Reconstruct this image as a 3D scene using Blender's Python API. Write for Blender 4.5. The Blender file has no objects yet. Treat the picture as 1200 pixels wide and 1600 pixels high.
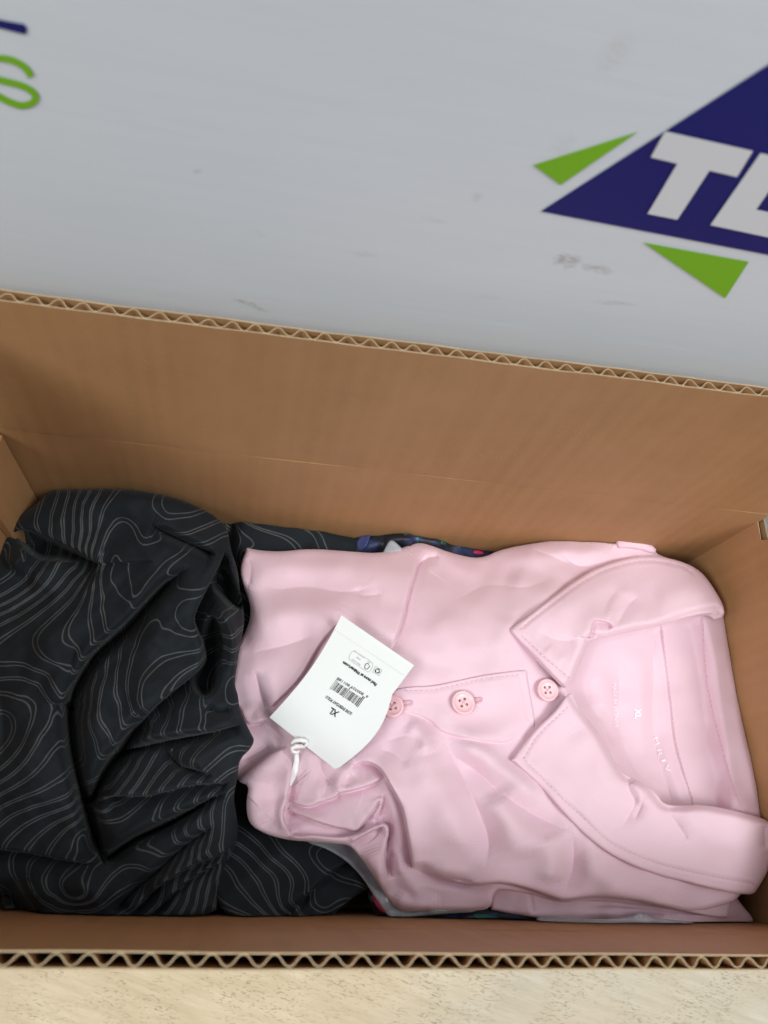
import bpy, bmesh, math, random
import numpy as np
from mathutils import Vector, Matrix
random.seed(4)
rng = np.random.default_rng(7)
S = bpy.context.scene
C = bpy.context.collection

# ------------------------------------------------------------------ camera
HC = 0.405                                 # camera height above the table top
F = 1202.0                                 # focal length in photo pixels (1200 x 1600)
MW = np.array([[0.98230466, 0.03076705, 0.18474561],
               [0.10167282, -0.91601269, -0.38805077],
               [0.15729015, 0.39996768, -0.9029317]])   # camera axes (right, down, forward) in world axes
CAM = np.array([0.0, 0.0, HC])
cd = bpy.data.cameras.new('camera')
cam = bpy.data.objects.new('camera', cd); C.objects.link(cam)
cd.sensor_fit = 'VERTICAL'; cd.sensor_height = 36.0; cd.lens = F / 1600 * 36.0
cd.clip_start = 0.01; cd.clip_end = 50
R_ = Matrix([[MW[0][i], -MW[1][i], -MW[2][i]] for i in range(3)])
cam.matrix_world = Matrix.Translation(CAM) @ R_.to_4x4()
cd.dof.use_dof = True; cd.dof.focus_distance = 0.37; cd.dof.aperture_fstop = 12.0
S.camera = cam

# ------------------------------------------------------------------ light (indoor: ceiling lamps and a soft room)
w = bpy.data.worlds.new('World'); S.world = w; w.use_nodes = True
bg = w.node_tree.nodes['Background']
bg.inputs[0].default_value = (0.92, 0.96, 1.0, 1); bg.inputs[1].default_value = 0.155

def area(name, loc, target, sx, sy, power, col, spread):
    l = bpy.data.lights.new(name, 'AREA'); l.shape = 'RECTANGLE'; l.size = sx; l.size_y = sy
    l.energy = power; l.color = col; l.spread = math.radians(spread)
    o = bpy.data.objects.new(name, l); C.objects.link(o); o.location = loc
    d = Vector(target) - Vector(loc); o.rotation_euler = d.to_track_quat('-Z', 'Y').to_euler()
    return o
area('ceiling_lamp', (0.80, -0.20, 1.30), (0.42, 0.12, 0.10), 0.9, 0.45, 3.0, (0.96, 1.0, 0.99), 80)
area('ceiling_lamp', (-1.0, -0.55, 1.35), (0.1, 0.05, 0.1), 1.0, 0.5, 7.2, (0.96, 1.0, 0.99), 120)
area('ceiling_lamp', (0.35, -0.60, 2.0), (0.15, 0.05, 0.1), 1.1, 0.4, 2.4, (0.96, 1.0, 0.99), 150)

S.view_settings.view_transform = 'Standard'; S.view_settings.look = 'None'
S.view_settings.exposure = 0.27; S.view_settings.gamma = 1.0
S.render.engine = 'CYCLES'

# ------------------------------------------------------------------ projection helpers
def rays(u, v):
    u = np.asarray(u, float); v = np.asarray(v, float)
    d = np.stack([(u - 600) / F, (v - 800) / F, np.ones_like(u)], -1)
    return d @ MW
def at_z(u, v, z):                          # the point at height z seen at photo pixel u, v
    r = rays(u, v); t = (np.asarray(z) - HC) / r[..., 2]
    return CAM + r * t[..., None]
def at_y(u, v, y):                          # the point on the vertical plane Y = y
    r = rays(u, v); t = y / r[..., 1]
    return CAM + r * t[..., None]
def to_px(p):
    q = (np.asarray(p) - CAM) @ MW.T
    return q[..., 0] / q[..., 2] * F + 600, q[..., 1] / q[..., 2] * F + 800

# ------------------------------------------------------------------ object helpers
def tag(o, label=None, cat=None, group=None, kind=None):
    for k, v_ in (('label', label), ('category', cat), ('group', group), ('kind', kind)):
        if v_: o[k] = v_
    return o
def empty(name, loc, label, cat):
    o = bpy.data.objects.new(name, None); C.objects.link(o); o.location = loc
    o.empty_display_size = 0.02
    return tag(o, label, cat)
def mesh(name, verts, faces, mats, parent=None, smooth=False, mi=None):
    me = bpy.data.meshes.new(name)
    me.from_pydata([tuple(map(float, p)) for p in verts], [], [tuple(map(int, f)) for f in faces])
    for m in (mats if isinstance(mats, (list, tuple)) else [mats]): me.materials.append(m)
    if smooth: me.polygons.foreach_set('use_smooth', [True] * len(me.polygons))
    if mi is not None: me.polygons.foreach_set('material_index', [int(i) for i in mi])
    me.update()
    o = bpy.data.objects.new(name, me); C.objects.link(o)
    if parent is not None:
        o.parent = parent
        o.matrix_parent_inverse = Matrix.Translation(-Vector(parent_loc(parent)))
    return o
def parent_loc(p):
    return Vector(p.location) if p.type == 'EMPTY' else Vector((0, 0, 0))   # every mesh stands in world coordinates

class MB:                                   # small mesh builder
    def __init__(s): s.v = []; s.f = []; s.m = []
    def poly(s, pts, m=0):
        n = len(s.v); s.v += [tuple(p) for p in pts]; s.f.append(tuple(range(n, n + len(pts)))); s.m.append(m)
    def box(s, a, b, m=0, mtop=None):
        x0, y0, z0 = a; x1, y1, z1 = b
        P = [(x0,y0,z0),(x1,y0,z0),(x1,y1,z0),(x0,y1,z0),(x0,y0,z1),(x1,y0,z1),(x1,y1,z1),(x0,y1,z1)]
        n = len(s.v); s.v += P
        for q, mm in (((0,3,2,1), m), ((4,5,6,7), m if mtop is None else mtop), ((0,1,5,4), m), ((1,2,6,5), m), ((2,3,7,6), m), ((3,0,4,7), m)):
            s.f.append(tuple(n + i for i in q)); s.m.append(mm)
    def tube(s, pts, rad, n=8, m=0, flat=1.0, up=(0,0,1)):
        pts = [Vector(p) for p in pts]; base = len(s.v)
        for i, p in enumerate(pts):
            t = (pts[min(i+1, len(pts)-1)] - pts[max(i-1, 0)]).normalized()
            a = t.cross(Vector(up)); a = a.normalized() if a.length > 1e-6 else Vector((1,0,0))
            b = a.cross(t).normalized(); r = rad[i] if isinstance(rad, (list, tuple)) else rad
            for k in range(n):
                an = 2*math.pi*k/n
                s.v.append(tuple(p + a*r*math.cos(an) + b*r*flat*math.sin(an)))
        for i in range(len(pts)-1):
            for k in range(n):
                k2 = (k+1) % n
                s.f.append((base+i*n+k, base+i*n+k2, base+(i+1)*n+k2, base+(i+1)*n+k)); s.m.append(m)
        s.f.append(tuple(base+k for k in reversed(range(n)))); s.m.append(m)
        s.f.append(tuple(base+(len(pts)-1)*n+k for k in range(n))); s.m.append(m)
    def build(s, name, mats, parent=None, smooth=False):
        return mesh(name, s.v, s.f, mats, parent, smooth, s.m)

# ------------------------------------------------------------------ materials
def mat(name, col, rough=0.6, spec=0.4, sheen=0.0):
    m = bpy.data.materials.new(name); m.use_nodes = True
    b = m.node_tree.nodes['Principled BSDF']
    b.inputs['Base Color'].default_value = (*col, 1); b.inputs['Roughness'].default_value = rough
    b.inputs['Specular IOR Level'].default_value = spec
    if sheen: b.inputs['Sheen Weight'].default_value = sheen; b.inputs['Sheen Roughness'].default_value = 0.4
    return m
class NT:
    def __init__(s, m): s.t = m.node_tree; s.b = s.t.nodes['Principled BSDF']
    def n(s, typ, **kw):
        x = s.t.nodes.new(typ)
        for k, v_ in kw.items():
            if k.startswith('i_'): x.inputs[k[2:].replace('_', ' ')].default_value = v_
            else: setattr(x, k, v_)
        return x
    def l(s, a, b): s.t.links.new(a, b)
    def math(s, op, a, b=None, c=None, clamp=False):
        x = s.t.nodes.new('ShaderNodeMath'); x.operation = op; x.use_clamp = clamp
        for i, q in enumerate((a, b, c)):
            if q is None: continue
            if isinstance(q, (int, float)): x.inputs[i].default_value = q
            else: s.l(q, x.inputs[i])
        return x.outputs[0]
    def ramp(s, fac, stops):
        x = s.t.nodes.new('ShaderNodeValToRGB'); e = x.color_ramp.elements
        while len(e) < len(stops): e.new(0.5)
        for q, (p, c) in zip(e, stops): q.position = p; q.color = (*c, 1) if len(c) == 3 else c
        s.l(fac, x.inputs[0]); return x.outputs[0]
    def mix(s, fac, a, b, mode='MIX'):
        x = s.t.nodes.new('ShaderNodeMix'); x.data_type = 'RGBA'; x.blend_type = mode
        for i, q in ((0, fac), (6, a), (7, b)):
            if isinstance(q, (int, float)): x.inputs[i].default_value = q
            elif isinstance(q, tuple): x.inputs[i].default_value = (*q, 1)
            else: s.l(q, x.inputs[i])
        return x.outputs[2]
    def coord(s, scale=(1,1,1), rot=(0,0,0), loc=(0,0,0)):
        tc = s.t.nodes.new('ShaderNodeTexCoord'); mp = s.t.nodes.new('ShaderNodeMapping')
        mp.inputs['Rotation'].default_value = rot; mp.inputs['Location'].default_value = loc
        m2 = s.t.nodes.new('ShaderNodeMapping'); m2.inputs['Scale'].default_value = scale
        s.l(tc.outputs['Object'], mp.inputs[0]); s.l(mp.outputs[0], m2.inputs[0]); return m2.outputs[0]
    def noise(s, vec, scale, detail=3, rough=0.5):
        x = s.t.nodes.new('ShaderNodeTexNoise'); x.inputs['Scale'].default_value = scale
        x.inputs['Detail'].default_value = detail; x.inputs['Roughness'].default_value = rough
        s.l(vec, x.inputs['Vector']); return x.outputs[0]
    def bump(s, h, strength, dist):
        x = s.t.nodes.new('ShaderNodeBump'); x.inputs['Strength'].default_value = strength; x.inputs['Distance'].default_value = dist
        s.l(h, x.inputs['Height']); s.l(x.outputs[0], s.b.inputs['Normal'])

def mat_kraft():
    m = mat('kraft', (0.36, 0.21, 0.115), 0.62, 0.3); t = NT(m)
    v = t.coord()
    streak = t.ramp(t.noise(t.coord((1, 1, 0.02)), 110, 2, 0.5), [(0.3, (0,0,0)), (0.7, (1,1,1))])
    sp = t.n('ShaderNodeSeparateXYZ'); t.l(v, sp.inputs[0])
    wob = t.noise(v, 40, 2)
    fl = t.math('SINE', t.math('ADD', t.math('MULTIPLY', t.math('ADD', sp.outputs[0], sp.outputs[1]), 2*math.pi/0.0078), t.math('MULTIPLY', wob, 2.0)))
    speck = t.noise(v, 900, 2, 0.7); fib = t.noise(t.coord((1, 1, 0.25), (0, 0.5, 0)), 1500, 2, 0.6); cloud = t.noise(v, 13, 5, 0.65)
    c = t.mix(streak, (0.355, 0.186, 0.080), (0.392, 0.214, 0.096))
    c = t.mix(t.math('MULTIPLY', t.math('ADD', fl, 1.0), 0.075), c, (0.25, 0.135, 0.058))
    c = t.mix(t.math('MULTIPLY', t.ramp(speck, [(0.60, (0,0,0)), (0.75, (1,1,1))]), 0.35), c, (0.2, 0.11, 0.06))
    c = t.mix(t.math('MULTIPLY', t.ramp(fib, [(0.62, (0,0,0)), (0.74, (1,1,1))]), 0.35), c, (0.55, 0.36, 0.2))
    c = t.mix(t.math('MULTIPLY', t.ramp(cloud, [(0.38, (0,0,0)), (0.66, (1,1,1))]), 0.9), c, (0.425, 0.232, 0.108))
    t.l(c, t.b.inputs['Base Color'])
    h = t.math('ADD', t.math('ADD', t.math('MULTIPLY', streak, 0.8), t.math('MULTIPLY', speck, 0.25)), t.math('MULTIPLY', fl, 0.10))
    t.bump(h, 0.3, 0.0006)
    return m
def mat_cutedge():
    m = mat('cut_edge', (0.60, 0.44, 0.27), 0.8, 0.2); t = NT(m)
    n = t.noise(t.coord(), 700, 3, 0.7)
    t.l(t.mix(n, (0.34, 0.24, 0.14), (0.54, 0.42, 0.27)), t.b.inputs['Base Color'])
    return m
def mat_wood(name, rot, c0, c1, pore):
    m = mat(name, c0, 0.42, 0.35); t = NT(m)
    v = t.coord((1, 1, 1), (0, 0, rot))
    grain = t.noise(t.coord((0.10, 1, 1), (0, 0, rot)), 300, 5, 0.65); cloud = t.noise(t.coord((0.6, 1, 1), (0, 0, rot)), 26, 4, 0.6)
    sx = t.n('ShaderNodeSeparateXYZ'); t.l(t.coord(), sx.inputs[0])
    wide = t.math('ADD', t.math('MULTIPLY', t.noise(t.coord(loc=(0.55, 0.2, 0)), 14, 3), 0.35), t.math('MULTIPLY', sx.outputs[0], 1.6))
    p1 = t.noise(t.coord((0.26, 1, 1), (0, 0, rot), (0.3, 0.1, 0)), 1050, 2, 0.5)
    p2 = t.noise(t.coord((0.30, 1, 1), (0, 0, rot-0.25), (1.3, 0.6, 0)), 1300, 1, 0.4)
    mask = t.noise(v, 48, 3)
    c = t.mix(t.ramp(grain, [(0.3, (0,0,0)), (0.7, (1,1,1))]), c0, c1)
    c = t.mix(t.ramp(wide, [(0.26, (0,0,0)), (0.42, (1,1,1))]), c, t.mix(1.0, c, (0.74, 0.79, 0.88), 'MULTIPLY'))
    c = t.mix(t.math('MULTIPLY', t.ramp(cloud, [(0.38, (0,0,0)), (0.68, (1,1,1))]), 0.4), c, tuple(x * y for x, y in zip(c0, (.80, .72, .64))))
    mk = t.ramp(mask, [(0.42, (0.05,0.05,0.05)), (0.6, (1,1,1))])
    pr = t.math('MULTIPLY', t.ramp(p1, [(0.615, (0,0,0)), (0.655, (1,1,1))]), mk)
    pr = t.math('MAXIMUM', pr, t.math('MULTIPLY', t.ramp(p2, [(0.625, (0,0,0)), (0.66, (1,1,1))]), t.math('MULTIPLY', mk, 0.7)))
    c = t.mix(t.math('MULTIPLY', pr, pore), c, (0.13, 0.085, 0.045))
    t.l(c, t.b.inputs['Base Color'])
    t.bump(t.math('SUBTRACT', grain, pr), 0.35, 0.0006)
    return m
def mat_panel():
    m = mat('white_panel', (0.66, 0.675, 0.70), 0.36, 0.4); t = NT(m)
    br = t.noise(t.coord((0.05, 1, 1)), 420, 3, 0.6); cl = t.noise(t.coord((0.5, 1, 1)), 9, 3)
    c = t.mix(br, (0.64, 0.675, 0.72), (0.695, 0.725, 0.77))
    c = t.mix(t.math('MULTIPLY', t.ramp(cl, [(0.42, (0,0,0)), (0.75, (1,1,1))]), 0.35), c, (0.59, 0.615, 0.655))
    # scuffs and dirt at fixed places of the board
    tc = t.n('ShaderNodeTexCoord')
    wob = t.noise(t.coord(), 130, 3, 0.7); wob2 = t.noise(t.coord((1, 1, 3)), 330, 3, 0.75)
    for (u0, v0, u1, v1, wpx, amt, col) in MARKS:
        a = at_y(u0, v0, YP); b = at_y(u1, v1, YP)
        ce = (a + b) / 2; L = np.linalg.norm(b - a) / 2; an = math.atan2(b[2]-a[2], b[0]-a[0])
        mp = t.n('ShaderNodeMapping'); mp.vector_type = 'TEXTURE'
        mp.inputs['Location'].default_value = tuple(ce); mp.inputs['Rotation'].default_value = (0, -an, 0)
        mp.inputs['Scale'].default_value = (L, 1, wpx * 0.00023)
        t.l(tc.outputs['Object'], mp.inputs[0])
        sp = t.n('ShaderNodeSeparateXYZ'); t.l(mp.outputs[0], sp.inputs[0])
        zz = t.math('ADD', sp.outputs[2], t.math('MULTIPLY', t.math('SUBTRACT', wob, 0.5), 2.6))
        r = t.math('ADD', t.math('POWER', t.math('ABSOLUTE', sp.outputs[0]), 2.0), t.math('POWER', t.math('ABSOLUTE', zz), 2.0))
        k = t.math('SUBTRACT', 1.0, r, clamp=True)
        k = t.math('MULTIPLY', k, t.ramp(wob2, [(0.38, (0.1,0.1,0.1)), (0.62, (1,1,1))]))
        c = t.mix(t.math('MULTIPLY', k, amt), c, col)
    t.l(c, t.b.inputs['Base Color'])
    t.bump(br, 0.15, 0.0004)
    return m
def mat_pink():
    m = mat('pink_knit', (0.78, 0.56, 0.62), 0.68, 0.22, 0.22); t = NT(m)
    v = t.coord()
    n = t.noise(v, 30, 3); f = t.noise(v, 1700, 3, 0.7)
    c = t.mix(n, (0.745, 0.525, 0.61), (0.775, 0.56, 0.64))
    t.l(c, t.b.inputs['Base Color']); t.bump(f, 0.28, 0.00035)
    t.b.inputs['Sheen Tint'].default_value = (1, 0.9, 0.95, 1)
    return m
def mat_black():
    m = mat('black_topo_cloth', (0.014, 0.017, 0.022), 0.8, 0.18, 0.05); t = NT(m)
    a = t.n('ShaderNodeAttribute', attribute_name='topo'); g = t.n('ShaderNodeAttribute', attribute_name='grad')
    n = t.noise(t.coord(), 240, 2); fine = t.noise(t.coord(), 1500, 2)
    acc = None
    for off, wd in ((0.0, 1.0), (0.2, 0.95)):
        d = t.math('DIVIDE', t.math('PINGPONG', t.math('ADD', a.outputs['Fac'], off), 0.5), g.outputs['Fac'])
        k = t.math('SUBTRACT', 1.0, t.math('MULTIPLY', t.math('SUBTRACT', d, 0.45), 1.3), clamp=True)
        acc = k if acc is None else t.math('MAXIMUM', acc, k)
    acc = t.math('MULTIPLY', acc, t.math('ADD', t.math('MULTIPLY', n, 0.7), 0.35), clamp=True)
    base = t.mix(fine, (0.0115, 0.0152, 0.0195), (0.0150, 0.0193, 0.0240))
    t.l(t.mix(acc, base, (0.12, 0.125, 0.125)), t.b.inputs['Base Color'])
    t.bump(fine, 0.15, 0.0003)
    return m
def mat_print():
    m = mat('printed_cloth', (0.02, 0.03, 0.06), 0.5, 0.4); t = NT(m)
    v = t.coord()
    n1 = t.noise(v, 70, 4, 0.6); n2 = t.noise(t.coord(loc=(3, 1, 0)), 95, 3, 0.6); n3 = t.noise(t.coord(loc=(7, 4, 0)), 120, 3)
    c = t.mix(t.ramp(n1, [(0.50, (0,0,0)), (0.60, (1,1,1))]), (0.010, 0.012, 0.020), (0.022, 0.034, 0.10))
    c = t.mix(t.ramp(n2, [(0.68, (0,0,0)), (0.73, (1,1,1))]), c, (0.55, 0.03, 0.10))
    c = t.mix(t.ramp(n3, [(0.63, (0,0,0)), (0.69, (1,1,1))]), c, (0.02, 0.22, 0.16))
    t.l(c, t.b.inputs['Base Color'])
    return m
def mat_film():
    m = mat('clear_film', (0.62, 0.66, 0.72), 0.16, 0.6); t = NT(m)
    t.b.inputs['Alpha'].default_value = 0.5
    n = t.noise(t.coord(), 120, 3); t.bump(n, 0.5, 0.002)
    return m

YB = 0.1545; YP = 0.1700; YF = -0.0260; XL_ = -0.1130; XR = 0.2430
ZC = HC - 0.304                              # crease where the flaps begin
MARKS = [(862, 402, 905, 416, 20, 0.8, (0.30, 0.27, 0.24)), (905, 415, 962, 424, 12, 0.75, (0.34, 0.31, 0.29)),
         (920, 470, 1000, 478, 8, 0.4, (0.38, 0.34, 0.32)), (358, 464, 425, 490, 7, 0.75, (0.33, 0.34, 0.36)),
         (306, 264, 312, 272, 7, 0.8, (0.36, 0.37, 0.40)), (940, 70, 985, 90, 26, 0.30, (0.45, 0.41, 0.38)),
         (738, 303, 756, 309, 9, 0.5, (0.42, 0.42, 0.43)), (655, 340, 700, 349, 5, 0.4, (0.46, 0.43, 0.42)),
         (700, 545, 860, 572, 8, 0.45, (0.40, 0.42, 0.44)), (540, 395, 600, 402, 6, 0.35, (0.46, 0.45, 0.45)),
         (395, 362, 420, 368, 5, 0.35, (0.46, 0.46, 0.47)), (860, 215, 900, 235, 20, 0.25, (0.5, 0.49, 0.47)),
         (740, 460, 790, 470, 6, 0.25, (0.46, 0.46, 0.46))]
KRAFT = mat_kraft(); CUT = mat_cutedge(); PANEL = mat_panel()
NAVY = mat('navy_print', (0.013, 0.014, 0.135), 0.45, 0.25); GREEN = mat('green_print', (0.19, 0.44, 0.018), 0.45, 0.25)
WHITE_PR = mat('white_print', (0.66, 0.665, 0.69), 0.45, 0.35)
PINK = mat_pink(); BLACK = mat_black(); PRINT = mat_print(); FILM = mat_film()
BUTTON = mat('pink_button', (0.86, 0.53, 0.57), 0.32, 0.5); HOLE = mat('button_hole', (0.16, 0.07, 0.08), 0.7, 0.2)
THREAD = mat('pink_thread', (0.55, 0.27, 0.32), 0.8, 0.2); THREAD_L = mat('light_thread', (0.70, 0.43, 0.50), 0.8, 0.2)
CARD = mat('white_card', (0.76, 0.785, 0.785), 0.45, 0.4); INK = mat('black_ink', (0.03, 0.03, 0.035), 0.6, 0.3)
INK_G = mat('grey_ink', (0.45, 0.47, 0.47), 0.6, 0.3); CORD = mat('white_cord', (0.82, 0.82, 0.82), 0.35, 0.5)
LOGO_W = mat('white_heat_print', (0.93, 0.86, 0.89), 0.4, 0.4)
WOODS = [mat_wood('wood_pale', 0.30, (0.53, 0.43, 0.285), (0.67, 0.57, 0.41), 0.42), mat_wood('wood_grey', -0.16, (0.42, 0.36, 0.265), (0.50, 0.435, 0.335), 0.7),
         mat_wood('wood_warm', 0.22, (0.57, 0.45, 0.29), (0.65, 0.54, 0.36), 0.8)]

# ------------------------------------------------------------------ table of glued staves
table = empty('wooden_table', (0.1, 0, 0), 'pale wooden worktop of glued boards under the cardboard box', 'table')
def board(x0, x1, y0, y1, mi):
    b = MB(); e = 0.0003; z0, z1 = -0.032, 0.0
    P = [(x0,y0,z0),(x1,y0,z0),(x1,y1,z0),(x0,y1,z0),
         (x0,y0,z1-e),(x1,y0,z1-e),(x1,y1,z1-e),(x0,y1,z1-e),
         (x0+e,y0+e,z1),(x1-e,y0+e,z1),(x1-e,y1-e,z1),(x0+e,y1-e,z1)]
    b.v = P; b.f = [(0,3,2,1),(0,1,5,4),(1,2,6,5),(2,3,7,6),(3,0,4,7),(4,5,9,8),(5,6,10,9),(6,7,11,10),(7,4,8,11),(8,9,10,11)]; b.m = [0]*10
    return b.build('board', WOODS[mi], table)
rows = [(-0.30,-0.235),(-0.2349,-0.165),(-0.1649,-0.1080),(-0.1079,-0.048),(-0.0479,0.02),(0.0201,0.09),(0.0901,YP-0.001)]
cuts = [[-.6,-.2,.25,.8],[-.6,-.05,.4,.8],[-.6,-.16,.06,.32,.8],[-.6,-.31,.47,.8],[-.6,0,.3,.8],[-.6,-.2,.2,.8],[-.6,.1,.5,.8]]
for ri, ((y0, y1), cu) in enumerate(zip(rows, cuts)):
    for ci in range(len(cu)-1):
        board(cu[ci]+0.0001, cu[ci+1]-0.0001, y0, y1, {(3,1):0}.get((ri,ci), (ri*2+ci) % 3))

# ------------------------------------------------------------------ printed wall panel behind the box
b = MB(); b.box((-0.9, YP, -0.05), (1.1, YP+0.012, 1.3))
panel = tag(b.build('sign_board', PANEL), 'scuffed white wall board printed with a blue triangle logo, behind the box', 'sign board')
def flat_px(name, pts, m, lift, closed=True):
    P = at_y(np.array([p[0] for p in pts], float), np.array([p[1] for p in pts], float), YP - lift)
    bm = bmesh.new(); vs = [bm.verts.new(p) for p in P]; bm.faces.new(vs)
    bmesh.ops.triangulate(bm, faces=bm.faces[:]); bmesh.ops.recalc_face_normals(bm, faces=bm.faces[:])
    me = bpy.data.meshes.new(name); bm.to_mesh(me); bm.free(); me.materials.append(m)
    o = bpy.data.objects.new(name, me); C.objects.link(o); o.parent = panel
    return o
p0 = at_y(845., 329., YP); p1 = at_y(1200., 100., YP); p2 = at_y(1200., 397., YP)
e2 = (p2 - p0) / np.linalg.norm(p2 - p0); e1 = (p1 - p0) / np.linalg.norm(p1 - p0)
Lb = 0.175; s_ = (Lb / 2) / (e1 @ e2); apex = p0 + e1 * s_; pr = p0 + e2 * Lb
tri = np.array([p0, pr, apex]); tri[:, 1] = YP - 0.0003
mesh('logo_triangle', tri, [(0, 1, 2)], NAVY, panel)
z6 = lambda L: [(1000 + x/6, 180 + y/6) for x, y in L]
flat_px('letter', z6([(235,150),(1060,335),(910,580),(650,520),(350,980),(70,925),(350,455),(100,395)]), WHITE_PR, 0.0006)
flat_px('letter', z6([(1130,355),(1415,418),(1090,885),(1910,1050),(1750,1262),(660,1030)]), WHITE_PR, 0.0006)
flat_px('logo_sliver', [(833,258),(997,206),(876,289)], GREEN, 0.0003)
flat_px('logo_sliver', [(1005,379),(1170,409),(1133,466)], GREEN, 0.0003)
flat_px('letter', [(-70,14),(0,31),(38,38),(42,44),(41,53),(36,53),(0,44),(-70,28)], NAVY, 0.0003)
def ribbon_px(name, pts, wpx, m, lift):
    q = catmull(np.array(pts, float), 6); t = np.gradient(q, axis=0); t /= np.linalg.norm(t, axis=1)[:, None]
    n = np.stack([-t[:,1], t[:,0]], 1); a = q + n*wpx/2; c = q - n*wpx/2
    P = np.concatenate([at_y(a[:,0], a[:,1], YP-lift), at_y(c[:,0], c[:,1], YP-lift)]); k = len(q)
    mesh(name, P, [(i, i+1, k+i+1, k+i) for i in range(k-1)], m, panel)
def catmull(P, sub, closed=False):
    if closed: Q = np.concatenate([P[-1:], P, P[:2]])
    else: Q = np.concatenate([2*P[:1]-P[1:2], P, 2*P[-1:]-P[-2:-1]])
    out = []
    n = len(P) if closed else len(P)-1
    for i in range(n):
        a, b_, c_, d = Q[i], Q[i+1], Q[i+2], Q[i+3]
        for k in range(sub):
            t = k/sub
            out.append(0.5*((2*b_) + (-a+c_)*t + (2*a-5*b_+4*c_-d)*t*t + (-a+3*b_-3*c_+d)*t**3))
    if not closed: out.append(P[-1])
    return np.array(out)
ribbon_px('letter', [(49,120),(42,109),(31,100),(16,93.5),(0,91),(-20,91),(-33,100),(-30,112),(-15,120),(0,125),(16,129),(35,134.5),(50,143),(56,153),(50,161),(35,165),(19,161),(0,152),(-18,140),(-26,128)], 10.5, GREEN, 0.0003)

# ------------------------------------------------------------------ cardboard box
box = empty('cardboard_box', (0.065, 0.064, 0.0), 'open brown corrugated box with its flaps standing up on the wooden table', 'box')
T = 0.0042; LN = 0.00042
def slab(p0, p1, z0a, z1a, z0b, z1b, inward, crease=None, name='wall', seg=24, notch=None):
    """two liner sheets between plan points p0->p1; bottoms z0 and tops z1 at both ends; inward = unit vector to the box inside"""
    p0 = np.array(p0, float); p1 = np.array(p1, float); inn = np.array(inward, float)
    b = MB(); L_ = np.linalg.norm(p1-p0)
    for a0, a1 in ((0.0, -LN), (-T+LN, -T)):
        rowsN = [0.0, 0.25, 0.5, 0.75, 1.0]
        if crease == 'top': rowsN = [0, .3, .6, .9, .965, .985, 1.0]
        if crease == 'bottom': rowsN = [0, .02, .05, .12, .4, .7, 1.0]
        base = len(b.v); nr = len(rowsN)
        for i in range(seg+1):
            t = i/seg; q = p0 + (p1-p0)*t; zl = z0a+(z0b-z0a)*t; zh = z1a+(z1b-z1a)*t
            if notch and t*L_ < notch[0]: zh -= notch[1]
            for side in (a0, a1):
                for k, rr in enumerate(rowsN):
                    z = zl+(zh-zl)*rr; d = 0
                    if k == nr-1 and crease == 'bottom': z += 0.00025*math.sin(67*t+side*900)*math.sin(29*t)
                    if crease == 'top' and rr > .93: d = -0.00012*(rr-.93)/.07
                    if crease == 'bottom' and rr < .07: d = -0.00012*(.07-rr)/.07
                    wv = 0.00012*math.sin(9*t+5*rr)+0.0001*math.sin(31*t+3*rr)
                    b.v.append((q[0]+inn[0]*(side+d+wv), q[1]+inn[1]*(side+d+wv), z))
        col = 2*nr
        for i in range(seg):
            A = base+i*col; B = A+col
            for k in range(nr-1):
                b.f.append((A+k, B+k, B+k+1, A+k+1)); b.m.append(0)
                b.f.append((A+nr+k, A+nr+k+1, B+nr+k+1, B+nr+k)); b.m.append(0)
            b.f.append((A+nr-1, B+nr-1, B+2*nr-1, A+2*nr-1)); b.m.append(0 if crease == 'top' else 1)
            b.f.append((A, A+nr, B+nr, B)); b.m.append(0)
        for A in (base, base+seg*col):
            for k in range(nr-1):
                b.f.append((A+k, A+k+1, A+nr+k+1, A+nr+k)); b.m.append(1)
    o = b.build(name, [KRAFT, CUT], box, smooth=False)
    return o
def fluting(parent, p0, p1, z0a, z1a, z0b, z1b, inward, pitch=0.0079, phase=0.0, jag=0.0):
    p0 = np.array(p0, float); p1 = np.array(p1, float); inn = np.array(inward, float)
    L = np.linalg.norm(p1-p0); n = int(L/pitch*14); b = MB(); th = 0.00017
    amp = (T-2*LN)/2-th*1.05
    for i in range(n+1):
        t = i/n; q = p0+(p1-p0)*t
        a = 2*math.pi*L*t/pitch+phase+0.35*math.sin(17*t)+0.25*math.sin(41*t+1)
        s = math.sin(a); s = math.copysign(abs(s)**0.85, s); sl = math.cos(a)
        off = -T/2+amp*s*(0.93+0.07*math.sin(53*t+1.3)*math.sin(19*t))
        zl = z0a+(z0b-z0a)*t; zh = z1a+(z1b-z1a)*t - 0.0002 - 0.00035*jag*(0.5+0.5*math.sin(301*t)*math.sin(97*t+2))
        tq = (p1-p0)/L; nx = -sl*0.75; nn = math.hypot(1, nx)
        for sg in (1, -1):
            dx = tq*(nx/nn*th*sg); di = off+sg*th/nn
            for z in (zl, zh):
                b.v.append((q[0]+dx[0]+inn[0]*di, q[1]+dx[1]+inn[1]*di, z))
    for i in range(n):
        A = 4*i; B = A+4
        b.f += [(A, B, B+1, A+1), (A+2, A+3, B+3, B+2), (A+1, B+1, B+3, A+3)]; b.m += [0, 0, 1]
    return b.build('fluting', [KRAFT, CUT], parent)
ZB0, ZB1 = HC-0.2158, HC-0.2106               # rim of the standing flap at the wall
ZF0, ZF1 = HC-0.2310, HC-0.2400
def rim(za, zb, xa, xb, x): return za+(zb-za)*(x-xa)/(xb-xa)
xa, xb = XL_-0.001, XR+0.001
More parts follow.
